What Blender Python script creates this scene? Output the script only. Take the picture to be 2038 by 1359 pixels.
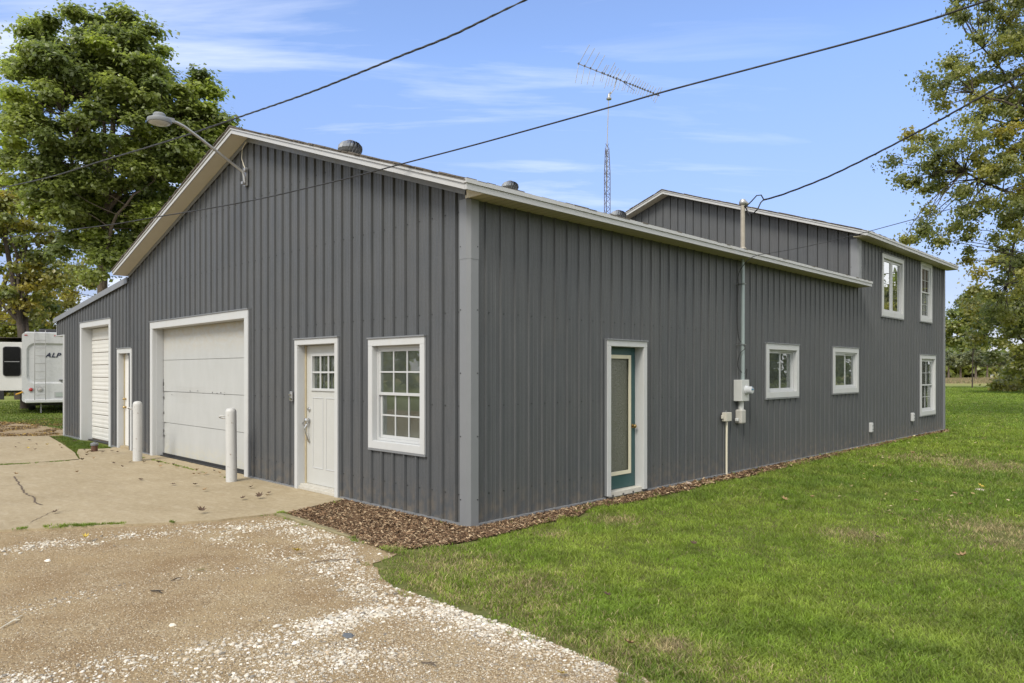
import bpy, bmesh, math, random
import numpy as np
from math import sin, cos, pi, radians, sqrt, atan2
from mathutils import Vector, Matrix
for o in list(bpy.data.objects): bpy.data.objects.remove(o)
random.seed(7); rng = np.random.default_rng(11)
S = bpy.context.scene
COL = S.collection
# ------------------------------------------------------------------ camera
EYE = 1.65
FPX = 1434.4                    # focal length in photo pixels (photo 2038 wide)
TH = radians(44.71)
FW = (-sin(TH), cos(TH)); RT = (cos(TH), sin(TH))
CAM = (5.752, -5.154, EYE)
cam = bpy.data.cameras.new('camera'); camo = bpy.data.objects.new('camera', cam); COL.objects.link(camo)
camo.location = CAM; camo.rotation_euler = (pi/2, 0, TH)
cam.sensor_width = 36; cam.lens = FPX/2038*36
cam.shift_y = (740-679.5)/2038
cam.clip_start = .05; cam.clip_end = 3000
S.camera = camo
S.render.resolution_x = 1024; S.render.resolution_y = 683
# ------------------------------------------------------------------ light
SUN_EL = radians(46); SUN_AZ = (0.30, -1.0)         # horizontal direction towards the sun
S.view_settings.view_transform = 'Standard'; S.view_settings.look = 'None'
S.view_settings.exposure = 0.36
S.cycles.diffuse_bounces = 7; S.cycles.max_bounces = 14; S.cycles.transparent_max_bounces = 16; S.view_settings.gamma = 1
sl = bpy.data.lights.new('sun', 'SUN'); sl.energy = 2.5; sl.angle = radians(22); sl.color = (1, .94, .82)
so = bpy.data.objects.new('sun', sl); COL.objects.link(so)
_v = Vector((SUN_AZ[0], SUN_AZ[1], 0)).normalized()*cos(SUN_EL); _v.z = sin(SUN_EL)
so.rotation_euler = _v.to_track_quat('Z', 'Y').to_euler()
W = bpy.data.worlds.new('World'); S.world = W; W.use_nodes = True
nt = W.node_tree; nt.nodes.clear()
def nn(t, **k):
    n = nt.nodes.new(t)
    for a, b in k.items(): setattr(n, a, b)
    return n
def L(a, b): nt.links.new(a, b)
sky = nn('ShaderNodeTexSky', sky_type='NISHITA', sun_disc=False, sun_elevation=SUN_EL,
         sun_rotation=atan2(SUN_AZ[0], SUN_AZ[1]), altitude=200, air_density=1.0, dust_density=.6, ozone_density=2.2)
def math_(op, a, b=None, c=None):
    m = nn('ShaderNodeMath', operation=op)
    for i, v in enumerate((a, b, c)):
        if v is None: continue
        if isinstance(v, (int, float)): m.inputs[i].default_value = v
        else: L(v, m.inputs[i])
    return m.outputs[0]
tc = nn('ShaderNodeTexCoord')
rot = nn('ShaderNodeVectorRotate', rotation_type='Z_AXIS'); L(tc.outputs['Generated'], rot.inputs['Vector']); rot.inputs['Angle'].default_value = -TH
sp = nn('ShaderNodeSeparateXYZ'); L(rot.outputs[0], sp.inputs[0])      # x: right of the view, y: forward
zz = math_('ADD', math_('MAXIMUM', sp.outputs[2], 0), .12)
cmb = nn('ShaderNodeCombineXYZ'); L(math_('DIVIDE', sp.outputs[0], zz), cmb.inputs[0]); L(math_('DIVIDE', sp.outputs[1], zz), cmb.inputs[1])
mp = nn('ShaderNodeMapping'); mp.inputs['Scale'].default_value = (.75, 3.4, 1); mp.inputs['Rotation'].default_value = (0, 0, radians(-14)); mp.inputs['Location'].default_value = (3.1, 1.7, 0)
L(cmb.outputs[0], mp.inputs[0])
n1 = nn('ShaderNodeTexNoise'); n1.inputs['Scale'].default_value = 1.0; n1.inputs['Detail'].default_value = 7; n1.inputs['Roughness'].default_value = .58; n1.inputs['Distortion'].default_value = .5
L(mp.outputs[0], n1.inputs['Vector'])
n2 = nn('ShaderNodeTexNoise'); n2.inputs['Scale'].default_value = .45; n2.inputs['Detail'].default_value = 3
L(cmb.outputs[0], n2.inputs['Vector'])
r1 = nn('ShaderNodeMapRange'); r1.inputs[1].default_value = .45; r1.inputs[2].default_value = .68; L(n1.outputs[0], r1.inputs[0])
r2 = nn('ShaderNodeMapRange'); r2.inputs[1].default_value = .35; r2.inputs[2].default_value = .62; L(n2.outputs[0], r2.inputs[0])
# thin streaks ahead and to the left, a fuller bank of cloud behind the viewer
left = nn('ShaderNodeMapRange'); left.inputs[1].default_value = .45; left.inputs[2].default_value = -.45; left.inputs[3].default_value = .14; left.inputs[4].default_value = 1.0; L(sp.outputs[0], left.inputs[0])
st = math_('MULTIPLY', math_('MULTIPLY', r1.outputs[0], left.outputs[0]), math_('MULTIPLY_ADD', r2.outputs[0], .6, .4))
back = nn('ShaderNodeMapRange', interpolation_type='SMOOTHSTEP'); back.inputs[1].default_value = .35; back.inputs[2].default_value = -.25; L(sp.outputs[1], back.inputs[0])
sidec = nn('ShaderNodeMapRange', interpolation_type='SMOOTHSTEP'); sidec.inputs[1].default_value = .64; sidec.inputs[2].default_value = .78; L(sp.outputs[0], sidec.inputs[0])
bk = math_('MAXIMUM', math_('MULTIPLY', back.outputs[0], .85), math_('MULTIPLY', sidec.outputs[0], .9))
cl = math_('MINIMUM', math_('ADD', math_('MULTIPLY', st, .75), bk), .95)
hz = nn('ShaderNodeMapRange'); hz.inputs[1].default_value = .0; hz.inputs[2].default_value = .42; hz.inputs[3].default_value = .12; hz.inputs[4].default_value = .04; L(sp.outputs[2], hz.inputs[0])
cl = math_('MAXIMUM', cl, hz.outputs[0])
tint = nn('ShaderNodeMix', data_type='RGBA', blend_type='MULTIPLY'); tint.inputs[0].default_value = 1; L(sky.outputs[0], tint.inputs[6]); el = nn('ShaderNodeMapRange'); el.inputs[1].default_value = .10; el.inputs[2].default_value = .39; L(sp.outputs[2], el.inputs[0])
tc2 = nn('ShaderNodeMix', data_type='RGBA'); L(el.outputs[0], tc2.inputs[0]); tc2.inputs[6].default_value = (.54, .52, .69, 1); tc2.inputs[7].default_value = (1.07, 1.15, 1.36, 1); L(tc2.outputs[2], tint.inputs[7])
mx = nn('ShaderNodeMix', data_type='RGBA'); L(cl, mx.inputs[0]); L(tint.outputs[2], mx.inputs[6]); mx.inputs[7].default_value = (8.0, 8.0, 8.0, 1)
bg = nn('ShaderNodeBackground'); bg.inputs[1].default_value = .15; L(mx.outputs[2], bg.inputs[0])
ow = nn('ShaderNodeOutputWorld'); L(bg.outputs[0], ow.inputs[0])

# ------------------------------------------------------------------ helpers
def ray(px): k = (px-1019)/FPX; return (FW[0]+k*RT[0], FW[1]+k*RT[1])
def at(px, py, Z):
    r = ray(px); return Vector((CAM[0]+Z*r[0], CAM[1]+Z*r[1], EYE+(740-py)*Z/FPX))
def gr(px, py): p = at(px, py, EYE*FPX/(py-740)); return (p.x, p.y)
def tag(o, label=None, cat=None, group=None, kind=None):
    if label: o['label'] = label
    if cat: o['category'] = cat
    if group: o['group'] = group
    if kind: o['kind'] = kind
    return o
def empty(name, loc=(0, 0, 0), rz=0, parent=None):
    o = bpy.data.objects.new(name, None); COL.objects.link(o); o.location = loc; o.rotation_euler = (0, 0, rz)
    o.empty_display_size = .1
    if parent: o.parent = parent
    return o
def copy_tree(o, parent=None):
    c = o.copy(); COL.objects.link(c)
    if parent: c.parent = parent
    for ch in list(o.children): copy_tree(ch, c)
    return c
class MB:
    def __init__(s): s.v = []; s.f = []; s.m = []; s.cur = 0
    def face(s, pts):
        b = len(s.v); s.v += [tuple(p) for p in pts]; s.f.append(tuple(range(b, b+len(pts)))); s.m.append(s.cur)
    def raw(s, vs, fs):
        b = len(s.v); s.v += [tuple(p) for p in vs]
        for f in fs: s.f.append(tuple(b+i for i in f)); s.m.append(s.cur)
    def box(s, a, b, T=None):
        x0, y0, z0 = a; x1, y1, z1 = b
        vs = [(x, y, z) for z in (z0, z1) for y in (y0, y1) for x in (x0, x1)]
        if T: vs = [T(*p) for p in vs]
        s.raw(vs, [(0, 2, 3, 1), (4, 5, 7, 6), (0, 1, 5, 4), (2, 6, 7, 3), (0, 4, 6, 2), (1, 3, 7, 5)])
    def prism(s, poly, d0, d1, T):       # polygon in (a,b), extruded between depths
        n = len(poly); vs = [T(a, b, d0) for a, b in poly]+[T(a, b, d1) for a, b in poly]
        s.raw(vs, [tuple(range(n)), tuple(range(2*n-1, n-1, -1))]+[(i, (i+1) % n, n+(i+1) % n, n+i) for i in range(n)])
    def tube(s, pts, rad, n=8, cap=True):
        pts = [Vector(p) for p in pts]
        if not hasattr(rad, '__len__'): rad = [rad]*len(pts)
        b = len(s.v); up = Vector((0, 0, 1)); prev = None
        for i, p in enumerate(pts):
            d = (pts[min(i+1, len(pts)-1)]-pts[max(i-1, 0)]).normalized()
            a = prev if prev else (up if abs(d.z) < .9 else Vector((1, 0, 0)))
            a = (a-d*a.dot(d))
            if a.length < 1e-6: a = d.orthogonal()
            a.normalize(); prev = a; c = d.cross(a)
            for k in range(n):
                t = 2*pi*k/n; s.v.append(tuple(p+(a*cos(t)+c*sin(t))*rad[i]))
        for i in range(len(pts)-1):
            for k in range(n):
                k2 = (k+1) % n; s.f.append((b+i*n+k, b+i*n+k2, b+(i+1)*n+k2, b+(i+1)*n+k)); s.m.append(s.cur)
        if cap:
            s.f.append(tuple(b+k for k in range(n-1, -1, -1))); s.m.append(s.cur)
            e = b+(len(pts)-1)*n; s.f.append(tuple(e+k for k in range(n))); s.m.append(s.cur)
    def lathe(s, prof, c=(0, 0, 0), n=20, T=None):    # (r,z) profile round the z axis
        b = len(s.v)
        for r, z in prof:
            for k in range(n):
                t = 2*pi*k/n; p = (c[0]+r*cos(t), c[1]+r*sin(t), c[2]+z); s.v.append(tuple(T(*p)) if T else p)
        for i in range(len(prof)-1):
            for k in range(n):
                k2 = (k+1) % n; s.f.append((b+i*n+k, b+i*n+k2, b+(i+1)*n+k2, b+(i+1)*n+k)); s.m.append(s.cur)
        s.f.append(tuple(b+k for k in range(n-1, -1, -1))); s.m.append(s.cur)
        e = b+(len(prof)-1)*n; s.f.append(tuple(e+k for k in range(n))); s.m.append(s.cur)
    def build(s, name, mats, parent=None, bevel=0, smooth=None, fix=True):
        me = bpy.data.meshes.new(name); me.from_pydata(s.v, [], s.f)
        mats = mats if isinstance(mats, (list, tuple)) else [mats]
        for m in mats: me.materials.append(m)
        me.polygons.foreach_set('material_index', s.m)
        if fix:
            bm = bmesh.new(); bm.from_mesh(me)
            bmesh.ops.recalc_face_normals(bm, faces=bm.faces); bm.to_mesh(me); bm.free()
        o = bpy.data.objects.new(name, me); COL.objects.link(o)
        if parent: o.parent = parent
        if bevel:
            b = o.modifiers.new('bevel', 'BEVEL'); b.width = bevel; b.segments = 2; b.limit_method = 'ANGLE'; b.angle_limit = radians(40)
        if smooth is not None:
            me.polygons.foreach_set('use_smooth', [True]*len(me.polygons)); me.set_sharp_from_angle(angle=radians(smooth))
        return o
def numesh(name, verts, faces_n, mat, cols=None, parent=None, smooth=False, matidx=None):
    """verts (N,3); faces all with the same vertex count faces_n.shape[1]"""
    me = bpy.data.meshes.new(name); nf, k = faces_n.shape
    me.vertices.add(len(verts)); me.vertices.foreach_set('co', verts.astype(np.float32).ravel())
    me.loops.add(nf*k); me.loops.foreach_set('vertex_index', faces_n.astype(np.int32).ravel())
    me.polygons.add(nf); me.polygons.foreach_set('loop_start', np.arange(0, nf*k, k, dtype=np.int32))
    me.polygons.foreach_set('use_smooth', np.full(nf, smooth))
    me.update(calc_edges=True)
    for m in (mat if isinstance(mat, (list, tuple)) else [mat]): me.materials.append(m)
    if cols is not None:
        a = me.color_attributes.new('tone', 'FLOAT_COLOR', 'POINT')
        c = np.ones((len(verts), 4), np.float32); c[:, :3] = cols; a.data.foreach_set('color', c.ravel())
    o = bpy.data.objects.new(name, me); COL.objects.link(o)
    if parent: o.parent = parent
    return o
def inpoly(P, poly):
    x, y = P[:, 0], P[:, 1]; r = np.zeros(len(P), bool); n = len(poly)
    for i in range(n):
        x0, y0 = poly[i]; x1, y1 = poly[(i+1) % n]
        if y0 == y1: continue
        c = ((y0 > y) != (y1 > y)) & (x < (x1-x0)*(y-y0)/(y1-y0)+x0); r ^= c
    return r
def segdist(P, line):
    d = np.full(len(P), 1e9)
    for (ax, ay), (bx, by) in zip(line[:-1], line[1:]):
        vx, vy = bx-ax, by-ay; t = np.clip(((P[:, 0]-ax)*vx+(P[:, 1]-ay)*vy)/(vx*vx+vy*vy+1e-9), 0, 1)
        d = np.minimum(d, np.hypot(P[:, 0]-ax-t*vx, P[:, 1]-ay-t*vy))
    return d
def vnoise(P, sc, seed=0):
    """cheap smooth value noise on (N,2)"""
    g = np.random.default_rng(seed).random((64, 64)); q = P/sc+1000; i = np.floor(q).astype(int); f = q-i; f = f*f*(3-2*f)
    a, b = i[:, 0] % 64, i[:, 1] % 64; a1, b1 = (a+1) % 64, (b+1) % 64
    return (g[a, b]*(1-f[:, 0])+g[a1, b]*f[:, 0])*(1-f[:, 1])+(g[a, b1]*(1-f[:, 0])+g[a1, b1]*f[:, 0])*f[:, 1]
def dense(poly, step, jit, seed=1):
    r = random.Random(seed); out = []
    n = len(poly)
    for i in range(n):
        a = poly[i]; b = poly[(i+1) % n]; l = math.dist(a, b); k = max(1, int(l/step)) if l < 14 else 1
        for j in range(k):
            t = j/k; out.append((a[0]+(b[0]-a[0])*t+r.uniform(-jit, jit), a[1]+(b[1]-a[1])*t+r.uniform(-jit, jit)))
    return out

# ------------------------------------------------------------------ materials
class Mat:
    def __init__(s, name):
        s.m = bpy.data.materials.new(name); s.m.use_nodes = True; s.t = s.m.node_tree
        s.b = s.t.nodes['Principled BSDF']; s.out = s.t.nodes['Material Output']; s._tc = None
    def n(s, t, **k):
        x = s.t.nodes.new(t)
        for a, b in k.items(): setattr(x, a, b)
        return x
    def l(s, a, b): s.t.links.new(a, b)
    def co(s, scale=(1, 1, 1), which='Object', rot=(0, 0, 0)):
        if not s._tc: s._tc = s.n('ShaderNodeTexCoord')
        m = s.n('ShaderNodeMapping'); m.inputs['Scale'].default_value = scale; m.inputs['Rotation'].default_value = rot
        s.l(s._tc.outputs[which], m.inputs[0]); return m.outputs[0]
    def noise(s, sc, det=4, rough=.55, co=None, dist=0):
        x = s.n('ShaderNodeTexNoise'); x.inputs['Scale'].default_value = sc; x.inputs['Detail'].default_value = det
        x.inputs['Roughness'].default_value = rough; x.inputs['Distortion'].default_value = dist
        s.l(co or s.co(), x.inputs['Vector']); return x.outputs[0]
    def ramp(s, v, *st):
        r = s.n('ShaderNodeValToRGB'); e = r.color_ramp.elements
        while len(e) < len(st): e.new(.5)
        for i, (p, c) in enumerate(st):
            e[i].position = p; e[i].color = (*c, 1) if len(c) == 3 else c
        s.l(v, r.inputs[0]); return r.outputs[0]
    def rng(s, v, a, b, c=0, d=1):
        r = s.n('ShaderNodeMapRange'); s.l(v, r.inputs[0])
        for i, x in enumerate((a, b, c, d)): r.inputs[i+1].default_value = x
        return r.outputs[0]
    def mix(s, f, a, b, mode='MIX'):
        x = s.n('ShaderNodeMix', data_type='RGBA', blend_type=mode)
        for i, v in ((0, f), (6, a), (7, b)):
            if isinstance(v, (int, float)): x.inputs[i].default_value = v
            elif isinstance(v, tuple): x.inputs[i].default_value = (*v, 1)
            else: s.l(v, x.inputs[i])
        return x.outputs[2]
    def base(s, c):
        if isinstance(c, tuple): s.b.inputs['Base Color'].default_value = (*c, 1)
        else: s.l(c, s.b.inputs['Base Color'])
        return s
    def set(s, **k):
        for a, b in k.items():
            i = s.b.inputs[a.replace('_', ' ')]
            if isinstance(b, (int, float)): i.default_value = b
            else: s.l(b, i)
        return s
    def bump(s, h, st=.3, d=.01):
        x = s.n('ShaderNodeBump'); x.inputs['Strength'].default_value = st; x.inputs['Distance'].default_value = d
        s.l(h, x.inputs['Height']); s.l(x.outputs[0], s.b.inputs['Normal']); return s
def gray(v, t=(1, 1, 1)): return (v*t[0], v*t[1], v*t[2])
def plain(name, c, rough=.5, metal=0, var=.12, sc=6, bump=0, spec=.5):
    m = Mat(name); n = m.noise(sc, 5)
    m.base(m.mix(n, tuple(x*(1-var) for x in c), tuple(min(1, x*(1+var)) for x in c)))
    m.set(Roughness=m.rng(m.noise(sc*3, 3), .3, .7, max(0, rough-.08), min(1, rough+.08)), Metallic=metal, Specular_IOR_Level=spec)
    if bump: m.bump(m.noise(sc*12, 4), .3, bump)
    return m.m
# painted steel siding: charcoal with streaks of dust running down
def siding_mat(name, c):
    m = Mat(name)
    streak = m.noise(7, 4, .6, m.co((3, 3, .25)))
    blot = m.noise(1.3, 5, .6); fine = m.noise(60, 3, .6, m.co((1, 1, .6)))
    a = m.mix(m.rng(streak, .3, .7), gray(c*.86, (.91, 1, 1.12)), gray(c*1.16, (.93, 1, 1.09)))
    a = m.mix(m.rng(blot, .35, .7, 0, .35), a, gray(c*1.3, (1.02, 1, .97)))
    a = m.mix(m.rng(fine, .35, .7, 0, .35), a, gray(c*.75))
    oc = m.n('ShaderNodeSeparateXYZ'); m.l(m.co(), oc.inputs[0]); sm_ = m.n('ShaderNodeMath', operation='ADD'); m.l(oc.outputs[0], sm_.inputs[0]); m.l(oc.outputs[1], sm_.inputs[1])
    dv = m.n('ShaderNodeMath', operation='DIVIDE'); m.l(sm_.outputs[0], dv.inputs[0]); dv.inputs[1].default_value = .9144; fl_ = m.n('ShaderNodeMath', operation='FLOOR'); m.l(dv.outputs[0], fl_.inputs[0])
    wn = m.n('ShaderNodeTexWhiteNoise', noise_dimensions='1D'); m.l(fl_.outputs[0], wn.inputs['W']); a = m.mix(m.rng(wn.outputs['Value'], 0, 1, 0, .22), a, gray(c*1.35, (.97, 1, 1.03)))
    gi = m.n('ShaderNodeNewGeometry'); sx = m.n('ShaderNodeSeparateXYZ'); m.l(gi.outputs['Position'], sx.inputs[0])
    low = m.rng(sx.outputs[2], .0, .45, 1, 0)
    mudn = m.rng(m.noise(9, 5), .42, .85)
    mm = m.n('ShaderNodeMath', operation='MULTIPLY'); m.l(low, mm.inputs[0]); m.l(mudn, mm.inputs[1])
    a = m.mix(mm.outputs[0], a, (.17, .14, .105))
    m.base(a).set(Roughness=m.rng(fine, .3, .7, .42, .6), Specular_IOR_Level=.4)
    m.bump(m.noise(2.2, 3, .5, m.co((1, 1, .5))), .45, .02)
    return m.m
SIDING = siding_mat('charcoal_siding', .078)
TRIMGRAY = plain('gray_trim_metal', (.178, .186, .198), .45, 0, .1, 3)
JGRAY = plain('dark_gray_channel', (.13, .135, .145), .5)
SCREW = plain('screw_head', (.03, .03, .032), .5)
def white_mat(name, c=(.78, .78, .76), dirt=.25):
    m = Mat(name); n = m.noise(5, 6, .6); n2 = m.noise(1.6, 5, .65, m.co((2.5, 2.5, .6)))
    a = m.mix(n, tuple(x*.95 for x in c), tuple(min(.9, x*1.04) for x in c))
    a = m.mix(m.rng(n2, .5, .85, 0, dirt), a, (.42, .37, .29))
    m.base(a).set(Roughness=.45); m.bump(m.noise(30, 4), .12, .003); return m.m
WHITE = white_mat('white_trim_paint', (.48, .49, .495))
WHITE2 = white_mat('white_vinyl', (.46, .47, .475), .06)
FASCIA = white_mat('white_fascia', (.44, .445, .45), .3)
def soffit_mat():
    m = Mat('beige_soffit'); c = m.co(); sx = m.n('ShaderNodeSeparateXYZ'); m.l(c, sx.inputs[0])
    w = m.n('ShaderNodeMath', operation='FRACT'); k = m.n('ShaderNodeMath', operation='MULTIPLY'); m.l(sx.outputs[1], k.inputs[0]); k.inputs[1].default_value = 9; m.l(k.outputs[0], w.inputs[0])
    g = m.rng(w.outputs[0], .0, .14, 1, 0)
    a = m.mix(m.noise(3, 4), (.40, .36, .25), (.50, .45, .33)); a = m.mix(g, a, (.16, .14, .09))
    m.base(a).set(Roughness=.6); return m.m
SOFFIT = soffit_mat()
SOFFIT2 = plain('painted_soffit', (.60, .565, .48), .6, 0, .08)
def shingle_mat():
    m = Mat('roof_shingles'); br = m.n('ShaderNodeTexBrick'); m.l(m.co((1, 1, 1)), br.inputs['Vector']); br.inputs['Scale'].default_value = 3.2
    br.inputs['Color1'].default_value = (.07, .06, .05, 1); br.inputs['Color2'].default_value = (.11, .095, .08, 1); br.inputs['Mortar'].default_value = (.02, .02, .02, 1); br.inputs['Mortar Size'].default_value = .01
    m.base(m.mix(m.noise(90, 2), br.outputs[0], (.16, .14, .12))).set(Roughness=.95); return m.m
SHINGLE = shingle_mat()
GALV = plain('galvanised_steel', (.27, .28, .29), .38, .8, .15, 9)
ALU = plain('weathered_aluminium', (.36, .36, .36), .45, .6, .2, 8)
RUST = plain('rusty_pipe', (.34, .31, .26), .7, .2, .3, 12)
BOXGRAY = plain('gray_utility_enamel', (.48, .49, .48), .45, 0, .1, 8)
PIPEG = plain('green_gray_conduit', (.26, .31, .31), .45, .2, .12, 8)
PVC = plain('cream_pvc', (.62, .58, .47), .5)
BLACK = plain('black_cable', (.018, .018, .02), .6, 0, .2)
BLACKR = plain('black_rubber', (.02, .02, .02), .8)
CHROME = plain('satin_nickel', (.55, .55, .55), .22, 1, .05)
BRASS = plain('aged_brass', (.42, .29, .12), .3, 1, .1)
TEAL = plain('teal_door_paint', (.026, .075, .077), .4, 0, .12, 5)
CREAM = plain('cream_bead', (.62, .58, .44), .5, 0, .08)
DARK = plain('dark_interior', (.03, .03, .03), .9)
CURTAIN = plain('pale_curtain', (.62, .66, .62), .8, 0, .1)
YELLOWS = plain('weathered_threshold', (.42, .36, .24), .7, 0, .2, 14)
def glass_mat(name, tintc=(.9, .95, .93), refl=.16, rough=0.0, pale_film=.08):
    m = Mat(name); t = m.t; t.nodes.remove(m.b)
    tr = m.n('ShaderNodeBsdfTransparent'); tr.inputs[0].default_value = (*tintc, 1)
    gl = m.n('ShaderNodeBsdfGlossy'); gl.inputs['Roughness'].default_value = rough; gl.inputs[0].default_value = (.95, .97, .97, 1)
    fr = m.n('ShaderNodeFresnel'); fr.inputs[0].default_value = 1.5
    f = m.rng(fr.outputs[0], 0, 1, refl, 1.0)
    bp = m.n('ShaderNodeBump'); bp.inputs['Strength'].default_value = .03; bp.inputs['Distance'].default_value = .02; m.l(m.noise(2.5, 2), bp.inputs['Height']); m.l(bp.outputs[0], gl.inputs['Normal'])
    mx = m.n('ShaderNodeMixShader'); m.l(f, mx.inputs[0]); m.l(tr.outputs[0], mx.inputs[1]); m.l(gl.outputs[0], mx.inputs[2])
    du = m.n('ShaderNodeBsdfDiffuse'); du.inputs[0].default_value = (.42, .45, .40, 1); md = m.n('ShaderNodeMixShader'); m.l(m.rng(m.noise(3.5, 5, .65), .3, .75, pale_film*.6, pale_film*1.5), md.inputs[0])   # pale diffuse layer mixed in to brighten the dark panes
    m.l(mx.outputs[0], md.inputs[1]); m.l(du.outputs[0], md.inputs[2]); m.l(md.outputs[0], m.out.inputs[0]); return m.m
GLASS = glass_mat('window_glass', refl=.11)
GLASSHI = glass_mat('bright_reflecting_glass', (.5, .55, .55), .55, pale_film=.04)
def frosted():
    m = Mat('frosted_door_glass'); n = m.noise(45, 4, .7, dist=1.0)
    m.base(m.mix(n, (.075, .08, .06), (.15, .15, .115))).set(Roughness=.2, Specular_IOR_Level=.9); m.bump(n, .6, .02); return m.m
FROST = frosted()
# ground materials
def concrete_mat():
    m = Mat('tan_concrete'); n = m.noise(.9, 7, .62); f = m.noise(55, 5, .7); w = m.noise(3, 6, .7, m.co((1, 3, 1)), .6)
    a = m.mix(m.rng(n, .32, .68), (.28, .22, .125), (.38, .31, .195)); a = m.mix(m.rng(w, .5, .78, 0, .5), a, (.56, .49, .37))
    a = m.mix(m.rng(m.noise(1.7, 6, .7, m.co((1, 1, 1), rot=(0, 0, 1))), .60, .80, 0, .55), a, (.30, .17, .075))
    a = m.mix(m.rng(f, .3, .7, 0, .45), a, (.22, .175, .12)); a = m.mix(m.rng(m.noise(.7, 8, .75, m.co((.5, 2.2, 1), rot=(0, 0, .6))), .55, .75, 0, .5), a, (.25, .20, .14))
    a = m.mix(m.rng(m.noise(14, 6, .8), .42, .66, 0, .4), a, (.50, .42, .29)); a = m.mix(m.rng(m.noise(26, 3, .6), .62, .74, 0, .5), a, (.19, .145, .09))
    m.base(a).set(Roughness=.85, Specular_IOR_Level=.25).bump(f, .3, .004); return m.m
CONC = concrete_mat()
def dirt_mat():
    m = Mat('sandy_driveway'); n = m.noise(.8, 6, .6); n2 = m.noise(3.1, 6, .65); f = m.noise(70, 5, .75)
    a = m.mix(m.rng(n, .35, .65), (.26, .175, .088), (.40, .30, .165)); a = m.mix(m.rng(n2, .45, .7, 0, .6), a, (.42, .335, .20))
    v = m.n('ShaderNodeTexVoronoi'); v.inputs['Scale'].default_value = 55; m.l(m.co(), v.inputs['Vector'])
    pc = m.n('ShaderNodeSeparateColor'); m.l(v.outputs['Color'], pc.inputs[0])
    peb = m.ramp(pc.outputs[0], (.0, (.12, .085, .05)), (.25, (.29, .215, .12)), (.8, (.43, .33, .20)), (1, (.62, .55, .42)))
    a = m.mix(m.rng(m.noise(2.0, 5, .7), .40, .68, .05, .7), a, peb)
    a = m.mix(m.rng(f, .3, .7, 0, .4), a, (.15, .115, .08))
    m.base(a).set(Roughness=.95, Specular_IOR_Level=.2)
    ad = m.n('ShaderNodeMath', operation='ADD'); m.l(f, ad.inputs[0]); m.l(m.rng(v.outputs['Distance'], 0, .6, 1, 0), ad.inputs[1])
    m.bump(ad.outputs[0], .7, .012); return m.m
DIRT = dirt_mat()
def soil_mat(name, c0, c1, c2, sc=30, big=.35):
    m = Mat(name); n = m.noise(sc, 5, .7); n2 = m.noise(big, 5, .6)
    a = m.mix(n, c0, c1); a = m.mix(m.rng(n2, .4, .65), a, c2); m.base(a).set(Roughness=1, Specular_IOR_Level=.1).bump(n, .8, .02); return m.m
MULCHB = soil_mat('mulch_base', (.035, .022, .013), (.12, .075, .045), (.08, .05, .03), 45)
# lawn ground: near turf thatch, mown field further out, dry strip far away
def lawn_mat():
    m = Mat('turf'); g = m.n('ShaderNodeNewGeometry'); cd = m.n('ShaderNodeVectorMath', operation='DISTANCE'); m.l(g.outputs['Position'], cd.inputs[0]); cd.inputs[1].default_value = (5.7, -5.2, 0)
    d = cd.outputs['Value']; wob = m.noise(.035, 3); add = m.n('ShaderNodeMath', operation='MULTIPLY_ADD'); m.l(wob, add.inputs[0]); add.inputs[1].default_value = 22; m.l(d, add.inputs[2])
    fine = m.noise(22, 6, .75); mid = m.noise(.9, 5, .6)
    near = m.mix(m.rng(fine, .3, .7), (.07, .085, .024), (.17, .17, .06))
    fld = m.mix(m.rng(m.noise(.12, 6, .65, m.co((1, 1, 1))), .35, .65), (.16, .20, .045), (.26, .28, .08)); fld = m.mix(m.rng(fine, .3, .75, 0, .5), fld, (.09, .115, .03))
    dry = m.mix(m.noise(.15, 6, .7), (.34, .28, .12), (.24, .22, .09))
    far_green = m.mix(mid, (.075, .10, .03), (.13, .15, .05))  # darker green for the ground farthest out
    a = m.mix(m.rng(d, 20, 38), near, fld)
    a = m.mix(m.rng(add.outputs[0], 105, 150), a, dry); a = m.mix(m.rng(add.outputs[0], 330, 420), a, far_green)
    m.base(a).set(Roughness=1, Specular_IOR_Level=.1).bump(fine, .6, .03); return m.m
LAWN = lawn_mat()
def tone_mat(name, rough=.6, trans=0, spec=.3, bump=0):
    m = Mat(name); a = m.n('ShaderNodeAttribute', attribute_name='tone'); m.base(a.outputs['Color']).set(Roughness=rough, Specular_IOR_Level=spec)
    if trans:
        t = m.n('ShaderNodeBsdfTranslucent'); h = m.n('ShaderNodeHueSaturation'); h.inputs['Saturation'].default_value = 1.1; h.inputs['Value'].default_value = 1.8; m.l(a.outputs['Color'], h.inputs['Color']); m.l(h.outputs[0], t.inputs[0])
        mx = m.n('ShaderNodeMixShader'); mx.inputs[0].default_value = trans; m.l(m.b.outputs[0], mx.inputs[1]); m.l(t.outputs[0], mx.inputs[2]); m.l(mx.outputs[0], m.out.inputs[0])
    if bump: m.bump(m.noise(60, 3), .5, bump)
    return m.m
LEAF = tone_mat('tree_leaves', .36, .52, .8)
BLADE = tone_mat('grass_blades', .55, .3, .3)
STONE = tone_mat('limestone_gravel', .9, 0, .2, .004)
CHIP = tone_mat('wood_chips', .9, 0, .15)
def bark_mat(name, a, b):
    m = Mat(name); n = m.noise(9, 6, .7, m.co((3, 3, .5)), .5); m.base(m.ramp(n, (.3, a), (.7, b))).set(Roughness=.95).bump(n, .9, .03); return m.m
BARK = bark_mat('gray_bark', (.06, .045, .033), (.20, .16, .12))
BARKD = bark_mat('dark_bark', (.025, .02, .015), (.09, .07, .055))

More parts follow.
